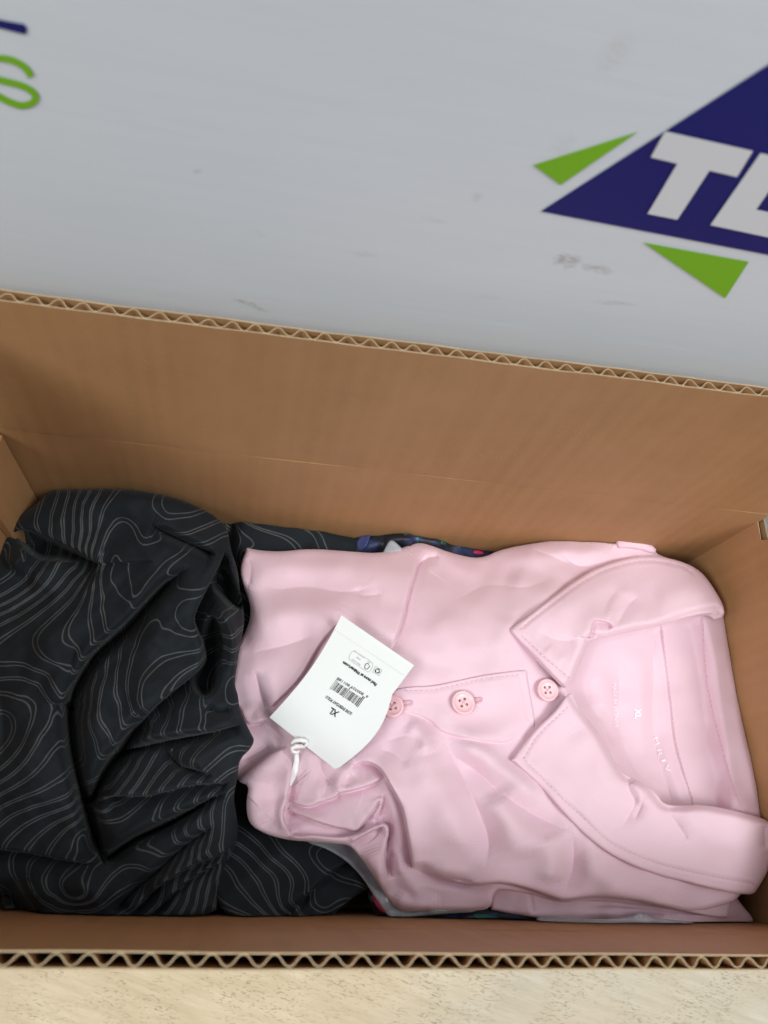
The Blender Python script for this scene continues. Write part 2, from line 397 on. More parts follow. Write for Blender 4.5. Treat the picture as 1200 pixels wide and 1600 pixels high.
# back
slab((xa, YB), (xb, YB), 0.004, ZC-0.0001, 0.004, ZC-0.0001, (0, -1), 'top')
bz0, bz1 = rim(ZB0, ZB1, -.0875, .1774, xa), rim(ZB0, ZB1, -.0875, .1774, xb)
fl = slab((xa, YB), (xb, YB), ZC+0.0001, bz0, ZC+0.0001, bz1, (0, -1), 'bottom', 'flap', 120)
fluting(fl, (xa, YB), (xb, YB), ZC+0.001, bz0, ZC+0.001, bz1, (0, -1), 0.00775, 0.6, 1)
# front
fz0, fz1 = rim(ZF0, ZF1, -.0524, .1636, xa), rim(ZF0, ZF1, -.0524, .1636, xb)
slab((xb, YF), (xa, YF), 0.004, ZC-0.0001, 0.004, ZC-0.0001, (0, 1), 'top')
fl = slab((xb, YF), (xa, YF), ZC+0.0001, fz1, ZC+0.0001, fz0, (0, 1), 'bottom', 'flap', 40)
fluting(fl, (xb, YF), (xa, YF), ZC+0.001, fz1, ZC+0.001, fz0, (0, 1), 0.0079, 2.2, 1)
# sides: the walls stop just short of the long walls, leaving a dark slot in the corner
slab((XR, YB+0.0025), (XR, YF-0.0025), 0.004, ZC-0.0006, 0.004, ZC-0.0006, (-1, 0), None, 'wall', 60, (0.0135, 0.0085))
slab((XL_, YF-0.0025), (XL_, YB+0.0025), 0.004, ZC-0.0006, 0.004, ZC-0.0006, (1, 0), None)
def leaning_flap(x, sx, lean, length, y0, y1):
    b = MB(); c, s = math.cos(lean), math.sin(lean)
    def P(l, n, y): return (x+sx*(l*s+n*c), y, ZC+0.0008+l*c-n*s)
    for n0, n1 in ((0.0, LN), (T-LN, T)):
        q = [P(0,n0,y0),P(0,n0,y1),P(length,n0,y1),P(length,n0,y0),P(0,n1,y0),P(0,n1,y1),P(length,n1,y1),P(length,n1,y0)]
        k = len(b.v); b.v += q
        for f_, m_ in (((0,1,2,3),0),((4,7,6,5),0),((0,3,7,4),1),((1,5,6,2),1),((3,2,6,7),1),((0,4,5,1),1)):
            b.f.append(tuple(k+i for i in f_)); b.m.append(m_)
    o = b.build('flap', [KRAFT, CUT], box)
    f = MB(); n = 300; amp = (T-2*LN)/2-0.0001
    for i in range(n+1):
        y = y0+(y1-y0)*i/n; nn = T/2+amp*math.sin(2*math.pi*(y-y0)/0.0079)
        f.v += [P(0.0005, nn, y), P(length-0.0002, nn, y)]
    f.f = [(2*i, 2*i+2, 2*i+3, 2*i+1) for i in range(n)]; f.m = [0]*n
    f.build('fluting', [CUT], o)
leaning_flap(XR, 1, math.radians(42), 0.088, YF+0.004, YB-0.0105)
leaning_flap(XL_, -1, math.radians(1), 0.089, YF+0.004, YB-0.0105)
b = MB(); b.box((XL_-0.004, YF-0.004, 0.0008), (XR+0.004, YB+0.004, 0.0044)); b.build('floor', KRAFT, box)
# manufacturer's glue tab inside the left corner
b = MB(); b.box((XL_+0.0005, YB-0.030, 0.006), (XL_+0.0032, YB-0.0012, ZC-0.004)); b.build('glue_tab', [KRAFT], box)

# ------------------------------------------------------------------ cloth: height fields with hand-placed folds
def inside(poly, u, v):
    r = np.zeros(u.shape, bool); n = len(poly)
    for i in range(n):
        x0, y0 = poly[i]; x1, y1 = poly[(i+1) % n]
        if y0 == y1: continue
        r ^= ((y0 > v) != (y1 > v)) & (u < (x1-x0)*(v-y0)/(y1-y0)+x0)
    return r
def densify(P, closed, step=3.0):
    P = np.asarray(P, float); out = []
    n = len(P) if closed else len(P)-1
    for i in range(n):
        a = P[i]; b_ = P[(i+1) % len(P)]; k = max(1, int(np.hypot(*(b_-a))/step))
        for j in range(k): out.append(a+(b_-a)*j/k)
    if not closed: out.append(P[-1])
    return np.array(out)
def chaikin(P, it=2):                        # rounds a closed outline; a doubled point stays sharp
    P = [tuple(map(float, p)) for p in P]
    for _ in range(it):
        Q = []; n = len(P)
        for i in range(n):
            a = np.array(P[i]); b_ = np.array(P[(i+1) % n])
            if np.allclose(a, b_): Q += [tuple(a), tuple(b_)]; continue
            pa = np.allclose(a, P[i-1]); pb = np.allclose(b_, P[(i+2) % n])
            if not pa: Q.append(tuple(a*.75+b_*.25))
            if not pb: Q.append(tuple(a*.25+b_*.75))
        P = Q
    R = []
    for p in P:
        if not R or not np.allclose(p, R[-1]): R.append(p)
    return np.array(R)
def nearest(Sx, u, v, chunk=20000):
    n = len(u); d = np.empty(n); idx = np.empty(n, int); A = Sx.astype(np.float32)
    for i in range(0, n, chunk):
        dx = u[i:i+chunk, None].astype(np.float32)-A[None, :, 0]; dy = v[i:i+chunk, None].astype(np.float32)-A[None, :, 1]
        q = dx*dx+dy*dy; j = q.argmin(1); idx[i:i+chunk] = j; d[i:i+chunk] = np.sqrt(q[np.arange(len(j)), j])
    return d, idx
def line_dist(Sx, Tx, u, v, step):            # distance to the curve itself, not to its sample points
    d, i = nearest(Sx, u, v); al = (u-Sx[i,0])*Tx[i,0]+(v-Sx[i,1])*Tx[i,1]
    return np.where(np.abs(al) <= step, np.sqrt(np.maximum(d*d-al*al, 0)), d), i
def tangents(Sx, closed):
    T_ = (np.roll(Sx, -1, 0)-np.roll(Sx, 1, 0)) if closed else np.gradient(Sx, axis=0)
    return T_/(np.linalg.norm(T_, axis=1)[:,None]+1e-9)
def sm(x): x = np.clip(x, 0, 1); return x*x*(3-2*x)
class Fold:
    """kinds: ridge/groove (bell along a curve), step (one side lies over the other; 'R' = right hand of travel is on top), poly (raised or sunk patch)"""
    def __init__(s, kind, pts, a, w, b=None, w2=None, hi='R', taper=(.25, .25), r=4.0):
        s.kind = kind; s.a = a*1e-3; s.w = w; s.b = (a*.5 if b is None else b)*1e-3; s.w2 = w if w2 is None else w2; s.hi = 1 if hi == 'R' else -1
        s.tp = taper; s.r = r
        P = np.array(pts, float)
        if kind == 'poly': s.P = chaikin(P, 3); s.S = densify(s.P, True, 2.5); s.T = tangents(s.S, True)
        else:
            s.S = densify(catmull(P, 6), False, 2.5) if len(P) > 2 else densify(P, False, 2.5)
            s.T = tangents(s.S, False); L = np.r_[0, np.cumsum(np.hypot(*np.diff(s.S, axis=0).T))]; s.t = L/L[-1]
        m = 4*max(s.w, s.w2)+6
        s.bb = (s.S[:,0].min()-m, s.S[:,0].max()+m, s.S[:,1].min()-m, s.S[:,1].max()+m)
    def add(s, u, v, h):
        k = np.nonzero((u > s.bb[0]) & (u < s.bb[1]) & (v > s.bb[2]) & (v < s.bb[3]))[0]
        if not len(k): return
        uu, vv = u[k], v[k]; d, i = line_dist(s.S, s.T, uu, vv, 2.5)
        if s.kind == 'poly':
            sd = np.where(inside(s.P, uu, vv), d, -d); h[k] += s.a*sm(sd/s.w+.5); return
        t = s.t[i]; amp = np.ones_like(t)
        if s.tp[0] > 0: amp *= sm(t/s.tp[0])
        if s.tp[1] > 0: amp *= sm((1-t)/s.tp[1])
        if s.kind == 'ridge': h[k] += s.a*amp*np.exp(-(d/s.w)**2)
        elif s.kind == 'groove': h[k] -= amp*(s.a*np.exp(-d/s.w)-min(0.25*s.a, .0009)*np.exp(-((d-2.2*s.w)/(1.2*s.w))**2))
        else:
            dx = uu-s.S[i,0]; dy = vv-s.S[i,1]; sg = (s.T[i,0]*dy-s.T[i,1]*dx)*s.hi
            up = s.a*(.5+.5*(1-np.exp(-d/s.r)))*np.exp(-(d/s.w)**1.3); lo = -s.b*np.exp(-d/s.w2)
            bl = sm(sg/3.4+.5); h[k] += amp*(up*bl+lo*(1-bl))
class Waves:                                  # smooth random relief
    def __init__(s, n, lmin, lmax, amp, seed):
        g = np.random.default_rng(seed); L = np.exp(g.uniform(np.log(lmin), np.log(lmax), n)); an = g.uniform(0, 2*np.pi, n)
        s.k = np.stack([np.cos(an), np.sin(an)])*2*np.pi/L; s.p = g.uniform(0, 2*np.pi, n); s.a = amp*(L/lmax)**.7/np.sqrt(n)*1.4
    def __call__(s, u, v): 
        h = np.zeros(u.shape)
        for i in range(len(s.p)): h += s.a[i]*np.sin(u*s.k[0,i]+v*s.k[1,i]+s.p[i])
        return h
    def grad(s, u, v):
        gx = np.zeros(u.shape); gy = np.zeros(u.shape)
        for i in range(len(s.p)):
            c_ = s.a[i]*np.cos(u*s.k[0,i]+v*s.k[1,i]+s.p[i]); gx += c_*s.k[0,i]; gy += c_*s.k[1,i]
        return gx, gy
class Flow(Waves):                            # waves over a steady slope: long flowing contour lines, with a few hills that ring
    def __init__(s, gx, gy, hills, *a): super().__init__(*a); s.gx = gx; s.gy = gy; s.hills = hills
    def __call__(s, u, v):
        h = super().__call__(u, v)+s.gx*u+s.gy*v
        for x, y, a, sx, sy in s.hills: h = h+a*np.exp(-((u-x)/sx)**2-((v-y)/sy)**2)
        return h
    def grad(s, u, v):
        p, q = super().grad(u, v); p = p+s.gx; q = q+s.gy
        for x, y, a, sx, sy in s.hills:
            e = a*np.exp(-((u-x)/sx)**2-((v-y)/sy)**2); p = p-2*(u-x)/sx**2*e; q = q-2*(v-y)/sy**2*e
        return p, q
class Field:
    def __init__(s, base, folds, waves=()): s.base = base; s.folds = folds; s.waves = waves
    def __call__(s, u, v):
        u = np.atleast_1d(np.asarray(u, float)); v = np.atleast_1d(np.asarray(v, float)); sh = u.shape
        u = u.ravel(); v = v.ravel(); h = s.base(u, v).copy()
        for w_ in s.waves: h += w_(u, v)*1e-3
        for f in s.folds: f.add(u, v, h)
        return h.reshape(sh)
def interp_base(knots):                      # thin-plate surface through (u, v, height below camera)
    K = np.array(knots, float); n = len(K); sc = 300.0
    def phi(r2): return np.where(r2 > 0, r2*np.log(r2+1e-12), 0)
    X = K[:, :2]/sc; A = phi(((X[:,None]-X[None])**2).sum(-1)); Pm = np.c_[np.ones(n), X]
    W = np.linalg.solve(np.block([[A, Pm], [Pm.T, np.zeros((3,3))]]), np.r_[HC-K[:,2], np.zeros(3)])
    def f(u, v):
        r = W[n]+W[n+1]*u/sc+W[n+2]*v/sc
        for i in range(n): r = r+W[i]*phi((u/sc-X[i,0])**2+(v/sc-X[i,1])**2)
        return r
    return f
def sheet(name, outline, field, mats, parent, sp=2.0, roll=(1.2, 6), skirt=0.010, smooth_it=2, topo=None, clamp=True, extra=None):
    P = chaikin(outline, smooth_it); D = densify(P, True, 1.0)
    us = np.arange(np.floor(P[:,0].min())-sp, P[:,0].max()+2*sp, sp); vs = np.arange(np.floor(P[:,1].min())-sp, P[:,1].max()+2*sp, sp)
    U, V = np.meshgrid(us, vs); nv, nu = U.shape
    ins = inside(P, U.ravel(), V.ravel()).reshape(nv, nu)
    cell = ins[:-1,:-1] | ins[1:,:-1] | ins[:-1,1:] | ins[1:,1:]
    used = np.zeros((nv, nu), bool); used[:-1,:-1] |= cell; used[1:,:-1] |= cell; used[:-1,1:] |= cell; used[1:,1:] |= cell
    u = U.ravel().copy(); v = V.ravel().copy(); us_ = used.ravel(); out = us_ & ~ins.ravel()
    k = np.nonzero(out)[0]; _, i = nearest(D, u[k], v[k]); u[k] = D[i,0]; v[k] = D[i,1]
    ids = -np.ones(nv*nu, int); sel = np.nonzero(us_)[0]; ids[sel] = np.arange(len(sel)); u = u[sel]; v = v[sel]
    z = field(u, v)
    Dd = densify(P, True, 2.0); d, _ = line_dist(Dd, tangents(Dd, True), u, v, 2.0)
    q = np.clip(1-d/roll[1], 0, 1); zr = z-roll[0]*1e-3*(1-np.sqrt(np.clip(1-q*q, 0, 1)))
    pos = at_z(u, v, zr)
    if clamp:
        pos[:,0] = np.clip(pos[:,0], XL_+.0006, XR-.0006); pos[:,1] = np.clip(pos[:,1], YF+.0006, YB-.0006)
    I, J = np.nonzero(cell)
    a = ids[I*nu+J]; b_ = ids[(I+1)*nu+J]; c_ = ids[(I+1)*nu+J+1]; d_ = ids[I*nu+J+1]
    faces = np.stack([a, b_, c_, d_], 1)
    # skirt: the cloth turns down at its border
    E = np.concatenate([faces[:,[0,1]], faces[:,[1,2]], faces[:,[2,3]], faces[:,[3,0]]])
    key = E[:,0].astype(np.int64)*10**7+E[:,1]; rev = E[:,1].astype(np.int64)*10**7+E[:,0]
    bd = E[~np.isin(key, rev)]
    bv = np.unique(bd); m2 = {int(x): len(pos)+n_ for n_, x in enumerate(bv)}
    low = pos[bv].copy(); low[:,2] -= skirt; low[:,2] = np.maximum(low[:,2], .0056); cx, cy = pos[:,0].mean(), pos[:,1].mean()
    n_ = np.array([cx, cy])-low[:, :2]; n_ /= np.linalg.norm(n_, axis=1)[:,None]+1e-9; low[:, :2] += n_*skirt*0.22
    verts = np.concatenate([pos, low])
    sk = np.array([(m2[int(x)], m2[int(y)], y, x) for x, y in bd])
    allf = np.concatenate([faces, sk])
    me = bpy.data.meshes.new(name)
    me.vertices.add(len(verts)); me.vertices.foreach_set('co', verts.astype(np.float32).ravel())
    me.loops.add(len(allf)*4); me.loops.foreach_set('vertex_index', allf.astype(np.int32).ravel())
    me.polygons.add(len(allf)); me.polygons.foreach_set('loop_start', np.arange(0, len(allf)*4, 4, dtype=np.int32))
    me.update(calc_edges=True); me.validate()
    me.polygons.foreach_set('use_smooth', [True]*len(me.polygons))
    me.materials.append(mats)
    if topo is not None:
        fz = np.clip(field(u, v)-field.base(u, v), -.008, .008)
        uu = u+fz*1e3*topo[1]; vv = v+fz*1e3*topo[2]
        f = topo[0](uu, vv); gx, gy = topo[0].grad(uu, vv); g = np.maximum(np.hypot(gx, gy), 0.0035)
        for nm, arr in (('topo', f), ('grad', g)):
            at = me.attributes.new(nm, 'FLOAT', 'POINT'); full = np.concatenate([arr, arr[bv]]); at.data.foreach_set('value', full.astype(np.float32))
    o = bpy.data.objects.new(name, me); C.objects.link(o)
    if parent is not None: o.parent = parent; o.matrix_parent_inverse = Matrix.Translation(-Vector(parent_loc(parent)))
    return o
def L3(L, ox=0, oy=0, s=3.0): return [(ox+x/s, oy+y/s) for x, y in L]
RA = lambda L: L3(L, 0, 740); RB = lambda L: L3(L, 0, 1100); RC = lambda L: L3(L, 340, 780); RD = lambda L: L3(L, 340, 1120)
RE = lambda L: L3(L, 700, 800, 2.4); RF = lambda L: L3(L, 700, 1100, 2.4)
# ------------------------------------------------------------------ dark shirt in a clear bag, at the bottom of the box
under_base = interp_base([(380,1440,.362),(620,1440,.352),(900,1446,.345),(1180,1448,.352),(560,845,.385),(630,832,.378),(720,856,.385),(800,868,.384),(900,845,.378),(1090,870,.374),(700,1100,.372),(1150,1150,.37),(420,1100,.378)])
under_f = Field(under_base, [Fold('ridge', [(560,862),(640,838),(720,850)], 5, 14), Fold('ridge', [(560,1400),(640,1438),(760,1442)], 3, 16), Fold('step', [(640,830),(652,880)], 4, 14, 3),
                             Fold('groove', [(600,830),(590,880)], 4, 8)], [Waves(14, 30, 160, 1.6, 3)])
under = tag(sheet('folded_shirt', [(528,832),(560,834),(585,828),(615,825),(660,832),(720,846),(770,858),(800,862),(900,846),(1060,872),(1120,930),(1165,1180),(1170,1440),(900,1452),(600,1450),(578,1418),(560,1340),(545,1100)], under_f, PRINT, None, 4, (3, 14), .05),
            'dark multicoloured shirt lying beneath the pink polo', 'shirt')
RED = mat('crimson_print', (0.55, 0.03, 0.11), 0.5, 0.4); TEAL = mat('teal_print', (0.01, 0.10, 0.085), 0.5, 0.4); BLUE = mat('violet_print', (0.05, 0.065, 0.19), 0.35, 0.5)
lift_f = lambda u, v: under_f(u, v)+0.0007
for nm_, ol_ in ((RED, [(580,1396),(592,1397),(601,1412),(607,1428),(594,1424),(584,1410)]), (TEAL, [(735,1426),(770,1429),(790,1440),(750,1441)]), (BLUE, [(556,850),(563,838),(572,832),(581,831),(577,842),(571,856),(562,862)]), (RED, [(738,860),(752,860),(758,866),(742,866)])):
    sheet('printed_motif', ol_, Field(lift_f, []), nm_, under, 2, (.2, 2), .0005)
film_base = lambda u, v: under_base(u, v)+0.0065
film_f = Field(film_base, [Fold('ridge', [(470,1318),(540,1345),(610,1432)], 3.0, 9), Fold('ridge', [(700,1438),(1000,1440)], 2.0, 12)], [Waves(16, 18, 90, 1.1, 9)])
bag = empty('plastic_bag', tuple(at_z(700., 1200., HC-.36)), 'clear crinkled plastic bag around the dark shirt under the pink polo', 'plastic bag')
sheet('film', [(445,1306),(490,1320),(512,1327),(540,1344),(566,1370),(583,1398),(603,1428),(617,1440),(640,1432),(700,1428),(760,1424),(760,1380),(640,1300),(560,1270),(450,1280)], film_f, FILM, bag, 3, (1, 5), .004)
sheet('film', [(838,1432),(842,1444),(900,1449),(980,1451),(1070,1450),(1095,1443),(1040,1436),(1018,1434),(1004,1424),(985,1434),(920,1437)], Field(lambda u, v: under_base(u, v)+0.009, [Fold('ridge', [(985,1432),(1004,1420),(1018,1434)], 2.5, 6)], [Waves(16, 18, 90, .8, 10)]), FILM, bag, 3, (1, 5), .004)
sheet('film', [(594,872),(604,852),(611,841),(628,856),(640,872)], Field(lambda u, v: under_base(u, v)+0.010, [], [Waves(16, 18, 90, .8, 11)]), FILM, bag, 3, (1, 4), .004)

# ------------------------------------------------------------------ black trousers with contour line print
TOPO = Flow(.025, .008, [(133,1385,2.2,42,30),(172,868,2.6,40,85),(140,1300,1.2,50,40)], 20, 140, 420, 1.6, 21)
pants = empty('trousers', tuple(at_z(200., 1100., HC-.40)), 'crumpled black trousers printed with thin grey contour lines', 'trousers')
leg_base = interp_base([(330,830,.382),(430,815,.380),(560,850,.386),(350,900,.385),(450,1000,.385),(450,1250,.378),(350,1300,.358),(450,1330,.352),(560,1370,.352),(560,1440,.350),(350,1440,.335)])
leg_f = Field(leg_base, [
    Fold('ridge', [(372,808),(378,860),(372,920)], 5, 18), Fold('groove', [(366,800),(358,850),(362,930)], 8, 8),
    Fold('step', [(455,1435),(480,1400),(520,1362),(575,1330)], 4, 20, 3, 16, 'L'), Fold('groove', [(505,1362),(560,1385)], 3, 7),
    Fold('ridge', [(350,1400),(420,1345),(470,1335)], 4, 16), Fold('groove', [(440,1440),(470,1410),(485,1395)], 3.5, 6)],
    [Waves(16, 40, 170, 1.6, 5)])
sheet('leg', [(340,812),(367,806),(400,802),(440,806),(480,813),(520,827),(548,838),(564,848),(570,900),(560,1100),(570,1300),(576,1352),(572,1376),(578,1388),(560,1396),(540,1412),(516,1434),(480,1446),(340,1446),(320,1300),(330,1000)], leg_f, BLACK, pants, 2.0, (4, 12), .05, topo=(Flow(.022, -.020, [], 18, 90, 300, 1.25, 33), 2, 1))
main_base = interp_base([(77,765,.352),(233,768,.343),(340,806,.360),(0,850,.352),(-60,1000,.350),(60,950,.346),(200,900,.342),(300,900,.342),(360,1000,.350),(100,1150,.336),(230,1150,.336),(385,1150,.336),(-60,1250,.342),(100,1300,.336),(260,1300,.330),(372,1300,.345),(0,1440,.338),(200,1440,.330),(340,1446,.334)])
main_f = Field(main_base, [
    # pocket at the upper left: the top piece lies over a dark hollow
    Fold('step', [(14,838),(37,828),(67,838),(100,854),(133,871),(160,884)], 6, 30, 17, 22, 'L', (.1,.12), 6),
    Fold('ridge', RA([(130,310),(100,380),(40,450)]), 9, 16), Fold('ridge', RA([(330,350),(230,440),(120,520)]), 6, 18),
    Fold('groove', RA([(50,660),(150,600),(260,540)]), 3.5, 9),
    Fold('step', [(150,880),(190,879),(245,876)], 1.4, 24, 2.4, 12, 'L', (.2,.3)),
    # hood edge at the top
    Fold('step', [(236,818),(262,833),(298,849),(338,866)], 3, 26, 10, 15, 'L', (.15,.1), 5),
    Fold('ridge', RA([(640,400),(760,350),(880,420)]), 3, 20),
    # the long diagonal crease, then straight down
    Fold('groove', [(300,881),(263,912),(233,943),(203,978),(173,1003),(150,1023),(133,1050),(117,1077),(108,1110)], 22, 7, taper=(.2,.02)),
    Fold('step', [(290,890),(263,912),(233,943),(203,978),(173,1003),(150,1023),(133,1050),(117,1077),(107,1110)], 3, 30, 6, 16, 'R', (.25,.05)),
    Fold('groove', [(108,1095),(109,1130),(112,1170),(121,1215),(131,1252),(141,1285),(150,1315),(163,1349)], 36, 8.5, taper=(.02,.15)),
    Fold('step', [(108,1095),(110,1150),(121,1215),(131,1252),(147,1300),(163,1347)], 2, 34, 5, 14, 'R', (.1,.15)),
    # right side: main piece over a dark hollow, edge falling back to the lower crease
    Fold('step', [(352,858),(344,880),(331,905),(318,930),(304,963),(309,985),(319,1008),(321,1035),(294,1061),(267,1083),(240,1107),(217,1134)], 7, 34, 22, 16, 'R', (.08,.12), 6),
    Fold('ridge', [(356,860),(366,900),(374,940)], 7, 9), Fold('ridge', [(330,940),(350,960),(364,1000),(362,1060)], 10, 12),
    Fold('groove', [(322,972),(330,1000),(334,1035),(326,1072)], 8, 9),
    Fold('groove', [(345,890),(352,915),(368,935)], 12, 9),
    Fold('step', [(228,1120),(203,1154),(186,1178),(166,1203),(150,1233),(141,1252)], 4, 26, 13, 12, 'R', (.1,.05), 5),
    Fold('groove', [(320,1100),(338,1112),(365,1108)], 6, 6),
    # lower right overlaps
    Fold('step', [(172,1180),(200,1172),(233,1164),(283,1153),(333,1143),(378,1131)], 6, 24, 12, 13, 'L', (.1,.08), 5),
    Fold('step', [(258,1168),(275,1190),(287,1198),(318,1206),(335,1212)], 5, 20, 7, 12, 'L', (.2,.2)),
    Fold('ridge', [(290,1196),(330,1170),(385,1140)], 4, 12), 
    Fold('step', [(160,1246),(195,1243),(227,1244),(262,1236),(300,1227),(362,1222)], 5, 20, 11, 12, 'L', (.1,.1), 5),
    Fold('step', [(165,1342),(192,1322),(213,1307),(240,1296),(267,1287),(300,1264),(330,1246),(356,1238)], 4, 22, 10, 11, 'L', (.05,.15), 5),
    Fold('groove', [(178,1427),(207,1393),(240,1367),(283,1327),(318,1302),(336,1290)], 7, 5.5, taper=(.1,.15)),
    Fold('step', [(200,1432),(226,1406),(250,1384),(300,1353),(340,1338),(372,1315)], 3, 18, 6, 10, 'L', (.1,.15)),
    Fold('ridge', [(230,1400),(300,1345),(350,1310)], 3, 9),
    Fold('step', [(225,1438),(262,1405),(300,1372),(352,1345)], 2.5, 14, 5, 9, 'L', (.1,.2)),
    Fold('poly', [(30,832),(60,838),(95,853),(132,871),(110,874),(84,872),(62,872),(40,856)], -24, 12), Fold('poly', [(345,884),(358,896),(372,925),(380,952),(362,948),(346,930),(334,916)], -26, 12), Fold('poly', [(300,1066),(318,1040),(320,985),(333,960),(342,985),(343,1040),(336,1078),(316,1088)], -17, 14),
    Fold('groove', [(236,1112),(217,1134),(190,1172),(168,1200),(150,1232),(140,1258)], 26, 8, taper=(.25,.05)), Fold('groove', [(163,1344),(200,1317),(240,1298),(290,1272),(332,1246)], 17, 6.5, taper=(.05,.3)),
    Fold('groove', [(180,1180),(230,1163),(283,1155),(340,1145)], 14, 5.5, taper=(.1,.3)), Fold('groove', [(262,1172),(284,1196),(318,1206)], 9, 6), Fold('groove', [(240,822),(266,836),(300,852),(336,868)], 12, 6, taper=(.2,.1)),
    Fold('poly', [(262,903),(269,914),(207,985),(162,1027),(137,1062),(119,1102),(107,1098),(124,1053),(150,1016),(200,970)], -15, 7),
    Fold('poly', [(103,1098),(119,1098),(123,1170),(134,1235),(147,1262),(166,1346),(160,1350),(137,1286),(125,1241),(110,1176)], -18, 7),
    Fold('poly', [(219,1132),(197,1172),(170,1212),(152,1246),(141,1257),(146,1232),(168,1188),(198,1148)], -14, 7),
    Fold('poly', [(165,1341),(200,1312),(240,1291),(300,1262),(306,1268),(242,1303),(200,1325),(168,1350)], -9, 6),
    # lower left
    Fold('step', [(-40,1322),(0,1328),(33,1331),(67,1337),(110,1346),(150,1350)], 2.5, 30, 8, 13, 'L', (.05,.2), 6),
    Fold('ridge', [(30,1400),(90,1375),(150,1392),(190,1420)], 7, 34), Fold('groove', [(-20,1410),(10,1400),(30,1420),(45,1440)], 14, 14, taper=(.1,.1)),
    Fold('ridge', [(20,1060),(40,1180),(60,1280)], 4, 38), Fold('groove', [(-30,1010),(0,1080),(5,1200)], 4, 26),
    Fold('ridge', [(60,960),(90,1040),(80,1110)], 3.5, 26), Fold('ridge', [(170,1050),(150,1120),(165,1200)], 4, 22), Fold('ridge', [(245,960),(230,1060),(200,1130)], 4, 26),
    Fold('groove', RA([(350,800),(330,930),(340,1010)]), 2.0, 9), Fold('ridge', [(70,800),(160,785),(260,795),(330,825)], 4, 26),
    ], [Waves(18, 40, 190, 1.5, 8), Waves(16, 16, 44, .28, 18)])
sheet('body', [(77,765),(117,765),(183,763),(233,768),(283,780),(317,795),(345,812),(357,830),(360,858),(372,890),(374,920),(381,955),(382,975),(374,1017),(368,1050),(367,1073),(372,1085),(374,1108),(392,1146),(398,1156),(392,1170),(374,1186),(372,1212),(364,1245),(370,1275),(372,1300),(366,1330),(352,1348),(345,1380),(335,1446),(-75,1446),(-75,1000),(-40,880),(-14,848),(13,830),(33,803),(57,788)], main_f, BLACK, pants, 1.2, (7, 16), .05, topo=(TOPO, 2.4, -2))

# ------------------------------------------------------------------ pink polo
polo = empty('polo_shirt', tuple(at_z(800., 1150., HC-.37)), 'folded pink polo shirt with an open collar and pale buttons, lying beside the black trousers', 'polo shirt')
pk_base = interp_base([(390,870,.368),(500,865,.372),(650,855,.372),(760,872,.368),(888,846,.360),(1025,862,.360),(1120,930,.350),(1140,1050,.349),(1175,1185,.348),(1195,1300,.345),(1175,1440,.350),
    (380,1010,.362),(480,960,.358),(580,940,.352),(700,960,.346),(850,930,.344),(1000,960,.347),(380,1180,.362),(400,1250,.350),(430,1300,.346),(520,1310,.342),(600,1400,.345),(700,1425,.342),(560,1150,.346),(620,1100,.344),(700,1100,.341),(700,1250,.335),(850,1100,.341),(850,1350,.334),(1000,1130,.348),(900,1420,.339),(1080,1410,.340)])
